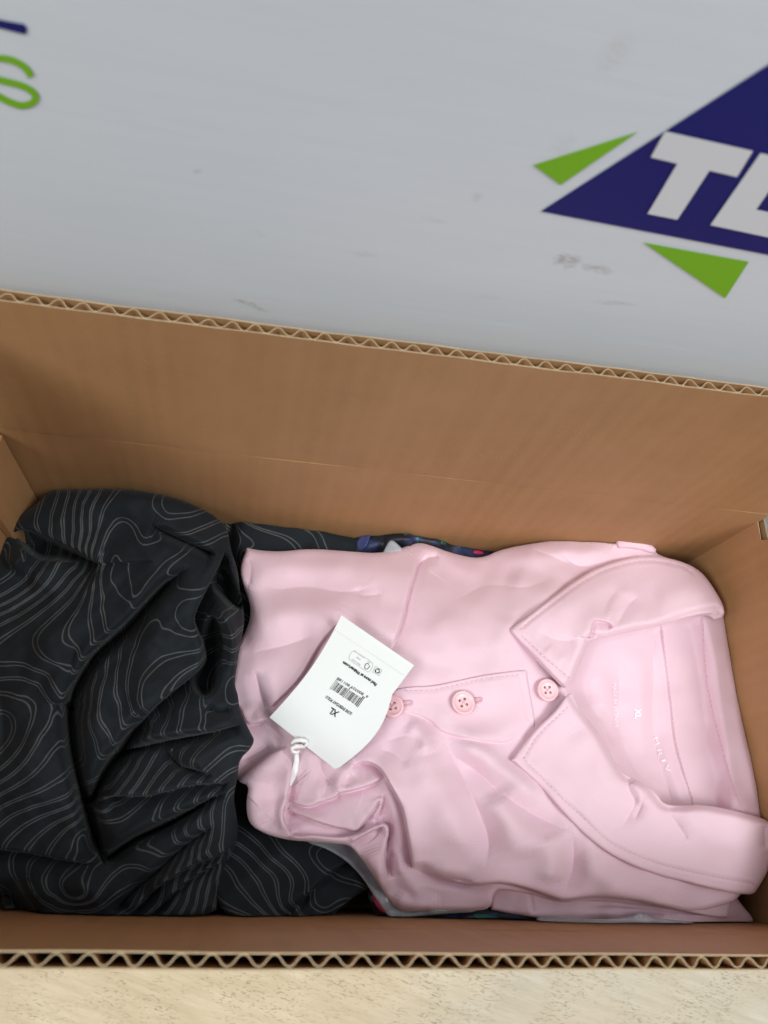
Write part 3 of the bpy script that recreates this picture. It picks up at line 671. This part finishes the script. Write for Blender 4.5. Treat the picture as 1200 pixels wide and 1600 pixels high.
# open neck: the inside of the back lies lower than the collar
neck_dip = Fold('poly', [(893,1075),(905,1042),(920,1000),(960,990),(1030,970),(1085,960),(1100,1010),(1118,1140),(1140,1275),(1100,1275),(1040,1262),(975,1212),(940,1150),(905,1105)], -8.5, 34)
folds = [neck_dip,
    # sleeve panel over the front, its edge running down to the tag
    Fold('step', [(668,866),(653,880),(646,900),(640,920),(633,948),(627,973),(617,1000),(610,1018)], 2.2, 34, 3.2, 16, 'R', (.15,.2), 4),
    Fold('ridge', [(655,850),(700,872),(760,905)], 2.5, 16), Fold('groove', [(690,868),(668,872),(652,884)], 2.0, 7),
    Fold('groove', [(400,905),(430,920),(480,917),(540,925),(600,915)], 1.8, 20), Fold('ridge', [(400,880),(470,888),(560,885),(630,880)], 3, 20),
    Fold('groove', [(556,915),(566,930),(600,928)], 1.2, 10), Fold('ridge', [(395,970),(470,955),(560,962)], 3, 24), Fold('groove', [(393,1020),(440,1010),(500,990)], 2.5, 18),
    Fold('step', [(530,972),(500,1007),(473,1053),(450,1080),(420,1108)], 3, 26, 4, 18, 'R', (.1,.1), 6),
    Fold('groove', [(398,1045),(406,1080),(414,1110)], 3, 9), Fold('step', [(372,1100),(385,1128),(402,1130),(420,1122)], 3, 16, 4, 12, 'L'),
    Fold('ridge', [(376,905),(381,960),(376,1020)], -6, 16), Fold('groove', [(382,868),(392,885),(388,920)], 1.5, 8),
    # hollow left of the tag's lower end and the rolled sleeve below it
    Fold('step', [(366,1226),(385,1207),(407,1189),(430,1174),(450,1166)], 4.5, 32, 5, 20, 'R', (.05,.15), 6),
    Fold('groove', [(376,1190),(400,1177),(428,1160)], 2.5, 10), Fold('groove', [(412,1127),(440,1150),(458,1165)], 2.0, 8),
    Fold('ridge', [(408,1200),(398,1250),(415,1290)], 5, 24),
    # left panel: its rounded right edge stands over the cup
    Fold('step', [(459,1186),(455,1208),(453,1228),(450,1240),(448,1254),(444,1265),(443,1277),(448,1292),(455,1306)], 4.5, 16, 5, 16, 'R', (.3,.15), 5),
    Fold('ridge', [(452,1235),(441,1262),(441,1282),(452,1303)], 1.6, 7),
    # bottom rim, rolled, running right into the corner ridge
    Fold('step', [(450,1304),(470,1306),(489,1304),(531,1307),(560,1301),(580,1292),(597,1286)], 4.0, 12, 4.5, 13, 'R', (.08,.15), 4),
    # inner layers of the cup, each edge lying over the next
    Fold('step', [(444,1264),(470,1274),(495,1284),(517,1291),(540,1296),(557,1298),(570,1284),(583,1266),(594,1246)], 2.6, 15, 4.2, 10, 'L', (.08,.08), 4),
    Fold('step', [(449,1250),(465,1257),(483,1260),(503,1253),(523,1246),(531,1240),(547,1236),(566,1231),(584,1224),(601,1213)], 3.6, 16, 4.8, 11, 'L', (.1,.1), 4),
    Fold('step', [(596,1240),(598,1252),(592,1270),(583,1284)], 2.4, 10, 3.0, 8, 'R', (.2,.2), 3),
    Fold('groove', [(503,1176),(500,1192),(505,1210),(520,1228)], 2.6, 8), Fold('ridge', [(524,1242),(532,1218),(546,1200),(560,1192)], 2.6, 10),
    Fold('groove', [(540,1232),(541,1218),(550,1206)], 1.6, 7), Fold('ridge', [(466,1212),(486,1232),(508,1236)], 2.0, 15),
    # the big arched fold and the corner below it
    Fold('step', [(546,1202),(558,1194),(571,1191),(585,1195),(597,1205),(609,1225),(620,1245),(629,1265),(635,1294),(640,1323),(646,1360)], 5.5, 24, 6, 15, 'L', (.15,.06), 5),
    Fold('ridge', [(575,1198),(597,1216),(612,1248),(622,1290),(632,1335)], 3.0, 13),
    Fold('step', [(584,1290),(597,1286),(606,1291),(607,1303),(604,1318),(602,1345),(606,1376)], 4.0, 14, 8, 9, 'R', (.15,.2), 4),
    Fold('step', [(547,1319),(565,1308),(583,1298),(601,1290)], 2.6, 12, 5, 12, 'L', (.15,.15), 4),
    Fold('ridge', [(575,1322),(585,1350),(600,1395)], 3, 15), Fold('groove', [(611,1325),(609,1350),(612,1374)], 3, 7),
    Fold('ridge', [(618,1335),(640,1380),(668,1405)], 3.5, 14), Fold('ridge', [(612,1395),(640,1412),(690,1414)], 4, 14),
    Fold('groove', [(642,1354),(673,1368),(707,1374),(745,1380)], 3, 7), Fold('step', [(650,1360),(700,1375),(742,1383),(783,1380),(825,1389),(867,1404),(884,1407),(929,1402),(992,1407),(1040,1418),(1085,1427)], 5, 34, 4, 16, 'L', (.1,.1), 5),
    # broad folds of the front
    Fold('groove', [(688,1140),(706,1178),(728,1225),(752,1278),(763,1317),(757,1365)], 4.59, 17), Fold('ridge', [(640,1150),(668,1215),(705,1290),(728,1345)], 4.32, 30),
    Fold('ridge', [(770,1230),(800,1290),(825,1345)], 4.86, 32), Fold('groove', [(695,1172),(742,1204),(783,1238),(825,1267),(875,1293),(905,1300)], 4.32, 13),
    Fold('ridge', [(700,1150),(760,1185),(810,1222),(850,1258)], 3.24, 18), Fold('groove', [(893,1295),(896,1330),(893,1362),(880,1400)], 2.97, 12), Fold('ridge', [(850,1300),(862,1340),(860,1385)], 2.70, 24),
    Fold('ridge', [(905,1330),(950,1372),(1040,1396)], 2.97, 24),
    Fold('ridge', [(633,1130),(660,1150),(672,1180)], 2.70, 14), Fold('groove', [(600,1160),(635,1150),(665,1160)], 0.9, 10), Fold('groove', [(590,1170),(615,1178),(640,1200)], 0.9, 10),
    Fold('step', [(628,1112),(650,1116),(673,1127),(690,1142),(722,1152),(782,1160),(818,1150)], 0.81, 18, 1.6, 12, 'L', (.15,.15)),
    # shoulder at the top
    Fold('ridge', [(760,880),(820,868),(900,862),(970,868)], 3, 16), Fold('groove', [(870,860),(905,884),(950,876),(1000,866)], 2.2, 9), Fold('groove', [(700,945),(760,915),(820,918),(870,900)], 1.5, 22), Fold('ridge', [(790,895),(850,925),(890,905)], 1.8, 20),
    Fold('groove', [(830,858),(860,868),(895,884)], 1.4, 9), Fold('ridge', [(690,950),(700,1000),(690,1045)], 1.2, 26), Fold('ridge', [(800,960),(785,1010),(800,1040)], 1.2, 22),
    Fold('ridge', [(950,852),(985,850),(1020,858)], 2.0, 8),
    # inside of the back: seams and soft valleys
    Fold('step', [(1029,950),(1033,983),(1039,1035),(1046,1092),(1054,1158),(1068,1210),(1083,1258),(1094,1285)], .7, 22, .6, 8, 'L', (.08,.08), 3),
    Fold('step', [(1094,940),(1096,964),(1100,1045),(1110,1105),(1121,1150),(1138,1210),(1155,1262),(1164,1285)], .5, 16, .5, 8, 'L', (.08,.08), 3),
    Fold('groove', [(1024,955),(1022,990),(1021,1050),(1020,1110),(1023,1160),(1035,1205),(1052,1258),(1062,1285)], 1.5, 8, taper=(.12,.1)), Fold('ridge', [(1034,1150),(1048,1200),(1068,1256),(1078,1285)], 1.1, 9, taper=(.3,.1)),
    Fold('ridge', [(985,1000),(998,1050),(1000,1120),(1010,1180)], 1.6, 16), Fold('groove', [(965,1030),(968,1080),(964,1120),(975,1170),(1000,1215)], 1.8, 12),
    Fold('ridge', [(930,1040),(945,1080),(945,1120)], 1.4, 16), Fold('groove', [(935,1128),(948,1160),(962,1195),(975,1212)], 2.2, 6),
    Fold('ridge', [(1070,990),(1085,1100),(1110,1220)], 1.2, 20), Fold('ridge', [(1148,1080),(1170,1190),(1188,1262)], 2.5, 14),
]
pk_f = Field(pk_base, folds, [Waves(16, 60, 260, 1.3, 12), Waves(20, 30, 90, .22, 13)])
body_out = [(386,856),(386,856),(405,860),(440,862),(483,857),(540,861),(590,865),(623,858),(653,847),(673,852),(707,865),(750,874),(783,858),(838,848),(888,842),(946,842),(971,843),(1003,848),(1025,857),(1024,865),(1050,874),(1096,892),(1117,925),(1133,955),(1138,1000),(1142,1025),(1150,1065),(1158,1108),(1167,1158),(1176,1185),(1187,1254),(1194,1300),(1186,1360),(1150,1408),(1137,1412),(1085,1427),(1040,1419),(992,1412),(929,1407),(884,1412),(867,1409),(825,1396),(790,1390),(772,1392),(767,1421),(735,1423),(700,1424),(673,1422),(633,1425),(617,1417),(603,1400),(588,1376),(573,1353),(557,1332),(546,1320),(523,1318),(490,1315),(450,1313),(413,1303),(388,1287),(384,1253),(390,1227),(372,1222),(358,1195),(358,1080),(366,1047),(371,1013),(390,973),(392,945),(380,915),(374,887)]
sheet('body', body_out, pk_f, PINK, polo, 1.2, (2.6, 9), .022)
# lower layers that show along the front of the box
low_base = lambda u, v: pk_base(u, v)-0.0055
low_f = Field(low_base, [Fold('ridge', [(800,1425),(900,1428),(1000,1428)], 1.4, 10), Fold('groove', [(829,1392),(834,1430)], 1.0, 3), Fold('groove', [(826,1392),(831,1430)], .6, 2), Fold('groove', [(900,1440),(990,1434),(1060,1428)], 1.6, 5),
                         Fold('step', [(1150,1412),(1100,1428),(1040,1424),(960,1416),(900,1416)], 1.0, 14, 1.5, 8, 'L')], [Waves(14, 24, 120, .8, 14)])
sheet('sleeve', [(764,1380),(768,1392),(767,1421),(767,1421),(800,1428),(842,1434),(900,1443),(1000,1447),(1075,1449),(1150,1450),(1175,1449),(1178,1435),(1160,1415),(1150,1400),(1130,1385),(900,1380)], low_f, PINK, polo, 2.0, (1.6, 6), .02)
cuff_f = Field(lambda u, v: pk_base(u, v)-0.0022, [Fold('groove', [(1086,1386),(1078,1425)], .9, 2.5, taper=(.02,.02)), Fold('groove', [(1092,1388),(1084,1427)], .5, 2, taper=(.02,.02))], [Waves(12, 24, 120, .5, 15)])
sheet('hem', [(1060,1386),(1060,1422),(1085,1427),(1110,1432),(1137,1434),(1137,1434),(1139,1411),(1139,1411),(1120,1400),(1090,1388)], cuff_f, PINK, polo, 2.0, (.9, 4), .006)
# placket with its stitched edge
PLB = densify([(606,1090),(612,1110),(650,1118),(673,1128),(690,1143),(722,1153),(782,1161),(818,1151),(840,1138)], False, 2)
pl_f = Field(lambda u, v: pk_f(u, v)+0.0002+0.0010*sm(nearest(PLB, u, v)[0]/24), [Fold('groove', [(632,1079),(673,1078),(700,1073),(758,1060),(812,1054)], .45, 2.5, taper=(.02,.02)), Fold('groove', [(813,1054),(819,1088),(827,1128)], .5, 2.5, taper=(.02,.02)), Fold('ridge', [(700,1135),(735,1146),(790,1152)], .8, 9)])
sheet('placket', [(612,1078),(640,1073),(673,1072),(700,1067),(758,1054),(818,1047),(822,1047),(822,1047),(828,1085),(836,1128),(836,1140),(818,1150),(782,1160),(722,1152),(690,1142),(673,1127),(650,1116),(612,1110)], pl_f, PINK, polo, 2.0, (.5, 3), .003)
# collar leaves
def leaf_field(neck, outer_w, lift, extra):
    N = densify(catmull(np.array(neck, float), 6), False, 3); NT_ = tangents(N, False)
    def base(u, v):
        d, _ = line_dist(N, NT_, u, v, 3.0); q = np.exp(-(d/outer_w)**1.4)
        return pk_base(u, v)+0.0036+lift*1e-3*q-0.0034*np.exp(-(d/6.5)**2)
    return Field(base, extra, [Waves(12, 40, 150, .5, 16)])
up_f = leaf_field([(885,1075),(894,1065),(904,1042),(917,1012),(923,997),(940,996),(992,985),(1025,979),(1075,962),(1117,954),(1131,965)], 60, 7.5, [
    Fold('groove', [(812,984),(833,966),(872,936),(912,908),(953,888),(1008,876),(1060,883),(1092,900)], .55, 2.5, taper=(.03,.05)),
    Fold('groove', [(815,992),(850,1026),(893,1062)], .5, 2.5, taper=(.03,.03)),
    Fold('step', [(923,998),(925,982),(930,971),(945,972),(960,978)], 2.8, 20, 4, 10, 'L', (.05,.15), 5),
    Fold('groove', [(962,985),(968,970),(976,955),(985,942),(1000,930)], 1.2, 8), Fold('ridge', [(950,972),(956,948),(970,930),(992,918)], .9, 10), Fold('groove', [(940,972),(950,940),(968,918)], .6, 10),
    Fold('ridge', [(860,965),(920,925),(1000,900)], 1.8, 22), Fold('groove', [(838,985),(870,1000),(905,1000)], 1.2, 14), Fold('ridge', [(850,1010),(880,1040)], .8, 12), Fold('ridge', [(1020,940),(1070,925),(1110,930)], 1.6, 22)])
up_out = [(885,1075),(885,1075),(878,1069),(840,1030),(803,992),(797,984),(803,977),(825,962),(867,929),(908,900),(950,879),(1008,866),(1062,875),(1096,892),(1117,921),(1133,950),(1130,968),(1117,956),(1075,963),(1025,979),(992,985),(950,995),(929,998),(921,1000),(915,1014),(904,1042),(893,1068)]
sheet('collar', up_out, up_f, PINK, polo, 1.2, (1.6, 7), .0045)
lo_f = leaf_field([(890,1084),(908,1112),(933,1142),(950,1171),(975,1211),(1008,1226),(1037,1258),(1062,1260),(1096,1258),(1137,1265),(1200,1281)], 55, 7.0, [
    Fold('groove', [(818,1186),(838,1152),(866,1124),(889,1103)], .5, 2.5, taper=(.03,.03)),
    Fold('groove', [(821,1188),(848,1216),(880,1248),(922,1288),(960,1320),(1000,1338),(1042,1353),(1090,1364),(1180,1382)], .6, 2.5, taper=(.03,.03)),
    Fold('groove', [(972,1205),(985,1238),(992,1252),(985,1270),(968,1300)], 1.7, 8), Fold('ridge', [(985,1216),(1000,1240),(1002,1262)], 1.5, 9), Fold('groove', [(1008,1232),(1003,1255),(990,1285)], 1.1, 8),
    Fold('groove', [(1040,1262),(1060,1290),(1078,1318)], 1.8, 12), Fold('ridge', [(1060,1268),(1100,1300),(1180,1330)], 2.2, 26), Fold('ridge', [(900,1130),(930,1190),(960,1250)], 2.0, 24), Fold('ridge', [(860,1190),(900,1240),(960,1300)], 1.2, 18),
    Fold('groove', [(1195,1285),(1196,1330)], 1.5, 8)])
lo_out = [(800,1187),(800,1187),(812,1170),(838,1137),(867,1112),(884,1088),(892,1081),(900,1095),(908,1112),(933,1142),(950,1171),(971,1208),(1008,1225),(1025,1238),(1037,1257),(1062,1259),(1096,1257),(1137,1264),(1200,1280),(1214,1300),(1206,1350),(1184,1390),(1175,1398),(1158,1397),(1117,1390),(1075,1379),(1033,1369),(992,1354),(950,1333),(908,1300),(867,1254),(838,1221)]
sheet('collar', lo_out, lo_f, PINK, polo, 1.2, (1.6, 7), .0045)
# rolled tip of the back shoulder seam
b = MB(); pt = at_z(np.array([965,985,1003,1016,1024.]), np.array([850,849,852,857,861.]), np.array([pk_f(965,850)[0], pk_f(985,851)[0], pk_f(1003,855)[0], pk_f(1012,862)[0], pk_f(1015,864)[0]])+.001)
b.tube(list(pt), [.0022,.0028,.0028,.0024,.0012], 12, flat=.6); b.build('seam_tip', PINK, polo, True)
# stitching
def stitches(name, pts, field, m, dash=5.0, gap=3.0, wpx=1.1, lift=.00015):
    q = densify(catmull(np.array(pts, float), 8), False, .5); L = np.r_[0, np.cumsum(np.hypot(*np.diff(q, axis=0).T))]
    b = MB(); s0 = 0
    while s0+dash < L[-1]:
        ss = np.array([s0, s0+dash/2, s0+dash]); u = np.interp(ss, L, q[:,0]); v = np.interp(ss, L, q[:,1])
        P = at_z(u, v, field(u, v)+lift+np.array([-.0001,.00012,-.0001])); b.tube(list(P), wpx*.00014, 5); s0 += dash+gap
    return tag(b.build(name, m, polo, True), kind='stuff')
stitches('stitching', [(818,1186),(838,1152),(866,1124),(889,1103)], lo_f, THREAD_L)
stitches('stitching', [(821,1188),(848,1216),(880,1248),(922,1288),(960,1320),(1000,1338),(1042,1353),(1090,1364),(1180,1382)], lo_f, THREAD_L, wpx=.9)
stitches('stitching', [(812,984),(833,966),(872,936),(912,908),(953,888),(1008,876),(1060,883),(1092,900)], up_f, THREAD_L)
stitches('stitching', [(815,992),(850,1026),(893,1062)], up_f, THREAD_L)
stitches('stitching', [(632,1079),(673,1078),(700,1073),(758,1060),(812,1054)], pl_f, THREAD_L)
stitches('stitching', [(1035,985),(1041,1035),(1048,1092),(1056,1158),(1070,1210),(1085,1256)], pk_f, THREAD_L, wpx=.8)
stitches('stitching', [(1098,966),(1102,1045),(1112,1105),(1123,1150),(1140,1210),(1157,1260)], pk_f, THREAD_L)
# buttons
def frame_at(field, u, v, e=14):
    uu = np.array([u, u+e, u-e, u, u.__class__(u)]); vv = np.array([v, v, v, v+e, v-e]); P = at_z(uu, vv, field(uu, vv))
    x = P[1]-P[2]; y = P[4]-P[3]; n = np.cross(x, y); n /= np.linalg.norm(n); x -= n*(x@n); x /= np.linalg.norm(x); y = np.cross(n, x)
    return P[0], x, y, n
def button(u, v, field, rad, turn, lift=.0006):
    p, x, y, n = frame_at(field, float(u), float(v)); c, s = math.cos(turn), math.sin(turn); x, y = x*c+y*s, y*c-x*s
    W = lambda a, b_, c_: tuple(p+x*a+y*b_+n*(c_+lift))
    prof = [(0,.0),(.86,.0),(.97,.16),(1,.30),(.98,.42),(.90,.47),(.82,.45),(.74,.36),(.66,.29),(.4,.27),(0,.27)]
    b = MB(); k = 40
    for r, h in prof[1:-1]:
        for i in range(k): b.v.append(W(rad*r*math.cos(2*math.pi*i/k), rad*r*math.sin(2*math.pi*i/k), h*.0042))
    nr = len(prof)-2
    for j in range(nr-1):
        for i in range(k): b.f.append((j*k+i, j*k+(i+1)%k, (j+1)*k+(i+1)%k, (j+1)*k+i)); b.m.append(0)
    b.f.append(tuple((nr-1)*k+i for i in range(k))); b.m.append(0); b.f.append(tuple(reversed(range(k)))); b.m.append(0)
    o = b.build('button', BUTTON, polo, True)
    zt = .27*.0042
    for sx, sy in ((1,1),(-1,1),(-1,-1),(1,-1)):
        h = MB(); cx, cy = sx*rad*.23, sy*rad*.23
        h.poly([W(cx+rad*.115*math.cos(a), cy+rad*.115*math.sin(a), zt+.00008) for a in np.linspace(0, 2*math.pi, 13)[:-1]]); h.build('hole', HOLE, o)
    t = MB(); d = rad*.23
    for sg in (1, -1): t.tube([W(-d, -d*sg, zt+.0001), W(0, 0, zt+.00035+.0001*sg), W(d, d*sg, zt+.0001)], .00017, 6)
    t.build('thread', BUTTON, o, True)
button(722, 1099, pl_f, .0054, .3); button(853, 1079, pk_f, .0052, .05); button(613, 1105, pl_f, .0050, .2)
def buttonhole(u0, v0, u1, v1, field):
    b = MB(); n = 15
    for i in range(n):
        t = i/(n-1)
        for sg in (-1, 1):
            u = u0+(u1-u0)*t; v = v0+(v1-v0)*t+sg*3.0*math.sqrt(max(.1, 1-(2*t-1)**4))
            P = at_z(np.array([u, u]), np.array([v-2, v+2.]), field(np.array([u, u]), np.array([v-2, v+2.]))+.0002); b.tube(list(P), .00022, 5)
    b.build('buttonhole', THREAD_L, polo, True)
buttonhole(736, 1096, 753, 1093, pl_f); buttonhole(628, 1100, 644, 1098, pl_f)

# ------------------------------------------------------------------ text helper
def text_2d(s, bold=0.0):
    cu = bpy.data.curves.new('t', 'FONT'); cu.body = s; cu.resolution_u = 3; cu.offset = bold
    o = bpy.data.objects.new('t', cu); me = bpy.data.meshes.new_from_object(o)
    V = np.array([v_.co[:2] for v_ in me.vertices]); Fc = [tuple(p.vertices) for p in me.polygons]
    bpy.data.objects.remove(o); bpy.data.curves.remove(cu); bpy.data.meshes.remove(me)
    V[:,0] -= V[:,0].min(); W_ = V[:,0].max(); return V, Fc, W_
def text_px(name, s, p0, p1, hpx, up, zf, m, parent, bold=0.0, lift=.00018, capscale=.70):
    """text whose baseline runs from pixel p0 to p1, with capital height hpx along the direction up"""
    V, Fc, W_ = text_2d(s, bold); p0 = np.array(p0, float); p1 = np.array(p1, float); up = np.array(up, float); up /= np.linalg.norm(up)
    q = p0+(p1-p0)*(V[:,:1]/W_)+up*(V[:,1:2]*hpx/capscale)
    P = at_z(q[:,0], q[:,1], zf(q[:,0], q[:,1])+lift)
    n = MW[2]; fl_ = []
    for f in Fc:
        a, b_, c_ = P[f[0]], P[f[1]], P[f[2]]
        fl_.append(f if np.cross(b_-a, c_-a) @ n < 0 else f[::-1])
    return mesh(name, P, fl_, m, parent)
text_px('size_print', 'XL', (992,1107), (992,1123), 10, (1, .02), pk_f, LOGO_W, polo, .02, .0004)
text_px('care_print', 'MADE IN VIETNAM  RN 52469'[:15]+'  XXS'[:0], (958,1068), (961,1136), 5, (1, -.05), pk_f, LOGO_W, polo, 0, .0004)
for ch, p in (('M', (1021,1153)), ('R', (1026,1172)), ('I', (1033,1188)), ('V', (1038,1196))):
    V_ = (p[0]+3.5, p[1]+11) if ch != 'I' else (p[0]+1.5, p[1]+3)
    text_px('brand_print', ch, p, V_, 7, (1, -.3), pk_f, LOGO_W, polo, 0, .0004)

# ------------------------------------------------------------------ hang tag
TA, TB, TC_, TD = map(lambda p: np.array(p, float), ((533.5,961.5),(647,1039.5),(525,1203),(421,1121)))
ax = ((TC_+TD)/2-(TA+TB)/2); TL = np.linalg.norm(ax); ax /= TL
zA = pk_f(540, 975)[0]+.009; zB = pk_f(640, 1040)[0]+.009; zC = pk_f(520, 1195)[0]+.0015; zD = pk_f(430, 1115)[0]+.004
cx_ = (TB-TA)/np.linalg.norm(TB-TA); TWd = np.linalg.norm(TB-TA)
def z_tag(u, v):
    y = ((u-TA[0])*ax[0]+(v-TA[1])*ax[1])/TL; x = ((u-TA[0])*cx_[0]+(v-TA[1])*cx_[1])/TWd
    top = zA+(zB-zA)*x; bot = zD+(zC-zD)*x
    yy = np.clip(y, -.1, 1.1)
    z = top+(bot-top)*yy+.0055*np.sin(np.pi*np.clip(yy, 0, 1))*(0.5+.5*yy)
    return z
ht = empty('hang_tag', tuple(at_z(540., 1080., zA)), 'white swing tag with size and barcode, tied to the pink polo', 'tag')
nx_, ny_ = 22, 32; vt = []; 
for side in (0, 1):
    for j in range(ny_+1):
        y = j/ny_
        for i in range(nx_+1):
            x = i/nx_                        # 0 = right edge, 1 = left edge
            p = (1-y)*((1-x)*TB+x*TA)+y*((1-x)*TC_+x*TD)
            p = p+np.array([1, .25])*((1-x)*17*math.sin(math.pi*min(1, max(0, (y-.28)/.72)))+x*9*math.sin(math.pi*y))
            if y > .97 and x < .03: p = p-np.array([1.5, 2])
            z = z_tag(p[0], p[1])-side*.00045; vt.append(at_z(p[0], p[1], z))
K1 = (nx_+1)*(ny_+1); fc = []
for j in range(ny_):
    for i in range(nx_):
        a = j*(nx_+1)+i; q = (a, a+1, a+nx_+2, a+nx_+1); fc += [q, tuple(K1+k for k in reversed(q))]
ring = [i for i in range(nx_+1)]+[j*(nx_+1)+nx_ for j in range(1, ny_+1)]+[ny_*(nx_+1)+i for i in range(nx_-1, -1, -1)]+[j*(nx_+1) for j in range(ny_-1, 0, -1)]
for a, b_ in zip(ring, ring[1:]+ring[:1]): fc.append((b_, a, K1+a, K1+b_))
card = mesh('card', vt, fc, CARD, ht); 
UPT = (TC_-TB)
tt = lambda name, s, p0, p1, h, m=INK, bold=0.0: text_px(name, s, p0, p1, h, UPT, z_tag, m, card, bold)
tt('size_text', 'XL', (530.5,1113), (518,1105), 10.0, INK, .03)
tt('name_text', 'LUXE EVERYDAY POLO', (550.5,1114), (510.5,1086.5), 4.7, INK, .03)
tt('address_text', 'Find more at Walmart.com', (589.5,1068.5), (537,1033), 4.8, INK, .05)
tt('barcode_digits', '8', (576,1087.5), (573.5,1086), 4.0, INK, .01)
tt('barcode_digits', '800329 801188', (569,1083.5), (528,1058.0), 4.2, INK, .01)
tt('recycle_text', 'PAPER TAG', (576.5,1026.5), (553,1012.0) , 2.2, INK_G, .02) if False else None
dn = UPT/np.linalg.norm(UPT)
def quad_px(b, pts): 
    a = np.array(pts); P = at_z(a[:,0], a[:,1], z_tag(a[:,0], a[:,1])+.00016)
    P = list(P); nn = np.cross(P[1]-P[0], P[2]-P[0]); b.poly(P if nn @ MW[2] < 0 else P[::-1])
b = MB(); s0 = np.array([570.5,1089.5]); s1 = np.array([526.5,1060.5]); r_ = random.Random(5); x = 0.0; units = 95; bars = []
while x < units:
    wd = r_.choice([1,1,1,2,2,3]); bars.append((x, min(x+wd, units))); x += wd+r_.choice([1,1,2,2,3])
for x0, x1 in bars:
    g = x0 < 6 or x0 > 89 or 45 < x0 < 50
    a = s0+(s1-s0)*(x0/units)+dn*(0 if g else 4.0); c_ = s0+(s1-s0)*(x1/units)+dn*(0 if g else 4.0); L = 19.5 if g else 14.5
    quad_px(b, [a, c_, c_+dn*L, a+dn*L])
tag(b.build('barcode', INK, card), kind='stuff')
def line_loop(b, pts, wd, closed=True):
    P = [np.array(p, float) for p in pts]; n = len(P)
    for i in range(n if closed else n-1):
        p, q = P[i], P[(i+1) % n]; t = (q-p)/np.linalg.norm(q-p); nn = np.array([-t[1], t[0]])*wd/2; quad_px(b, [p-nn-t*wd*.3, q-nn+t*wd*.3, q+nn+t*wd*.3, p+nn-t*wd*.3])
b = MB()
RB = [np.array(p, float) for p in ((543.5,1029.5),(551,1015.5),(584.5,1036.5),(576.5,1052))]
line_loop(b, chaikin([q for k in range(4) for q in (RB[k]+(RB[k-1]-RB[k])*3.2/np.linalg.norm(RB[k-1]-RB[k]), RB[k]+(RB[(k+1) % 4]-RB[k])*3.2/np.linalg.norm(RB[(k+1) % 4]-RB[k]))], 1), .8); line_loop(b, [(587,1041),(597,1047),(592,1056),(582,1050)], .8)
b.build('recycling_box', INK_G, card)
b = MB()
def arc(c, r, a0, a1, wd, n=9): line_loop(b, [(c[0]+r*math.cos(a), c[1]+r*math.sin(a)) for a in np.linspace(a0, a1, n)], wd, False)
for k in range(3): arc((589.8,1048.4), 3.2, k*2.1+.2, k*2.1+1.75, 1.7)
line_loop(b, [(572,1037),(569.5,1042),(570.5,1045),(574,1045.5),(577,1042),(578,1040)], 1.0, False); line_loop(b, [(572,1037),(574.5,1036.5),(576,1038.5)], 1.0, False)
b.build('recycling_mark', INK, card)
e_ = (np.array([544,1029])-np.array([576,1051.5])); e_ /= np.linalg.norm(e_)
def small(s, c, wpx, h): c = np.array(c, float); tt('recycle_text', s, c-e_*wpx/2, c+e_*wpx/2, h, INK_G, .03)
small('RECYCLED', (557,1034), 16, 2.0); small('PAPER', (560.5,1028), 8, 2.0); small('HANG TAG - CARD', (561.5,1021.5), 20, 1.8); small('PAP', (577,1034), 5, 1.8)
b = MB(); pa, pb = np.array([523.,984.]), np.array([632.,1056.])
for k in range(34):
    if k % 2 == 0 or True:
        a = pa+(pb-pa)*(k/34+.004); c_ = pa+(pb-pa)*(k/34+.016); t = (pb-pa)/np.linalg.norm(pb-pa); nn = np.array([-t[1], t[0]])*.45; quad_px(b, [a-nn, c_-nn, c_+nn, a+nn])
tag(b.build('perforation', mat('perforation_grey', (.52,.50,.46), .8, .2), card), kind='stuff')
# cord: looped through the card and pinned into the sleeve
def P_at(u, v, z): return tuple(at_z(float(u), float(v), z))
zk = z_tag(465., 1158.)+.0012
b = MB(); b.tube([P_at(u, v, zk+dz) for u, v, dz in ((457,1166,-.001),(456,1160,.001),(461,1157,.002),(470,1156,.0025),(478,1158,.002),(480,1162,.001),(475,1166,.0006))], [.0006,.0008,.0010,.0010,.0009,.0008,.0006], 10)
b.tube([P_at(u, v, zk+dz) for u, v, dz in ((476,1168,.0002),(470,1166,.002),(462,1166,.0032),(456,1169,.0028),(457,1174,.0018),(463,1176,.001),(468,1173,.0008))], [.0006,.0009,.0010,.0009,.0008,.0008,.0006], 10)
b.build('knot', CORD, ht, True)
b = MB(); zs = pk_f(np.array([463,463,460,456,452.]), np.array([1176,1190,1204,1218,1227.]))
b.tube([P_at(u, v, max(z, zk-.004*i)+.0012) for i, (u, v, z) in enumerate(zip((463,463.5,461,456.5,453.5), (1174,1188,1203,1217,1227), zs))], [.0008,.0012,.0014,.0013,.0004], 10, flat=.45)
b.build('cord', CORD, ht, True)
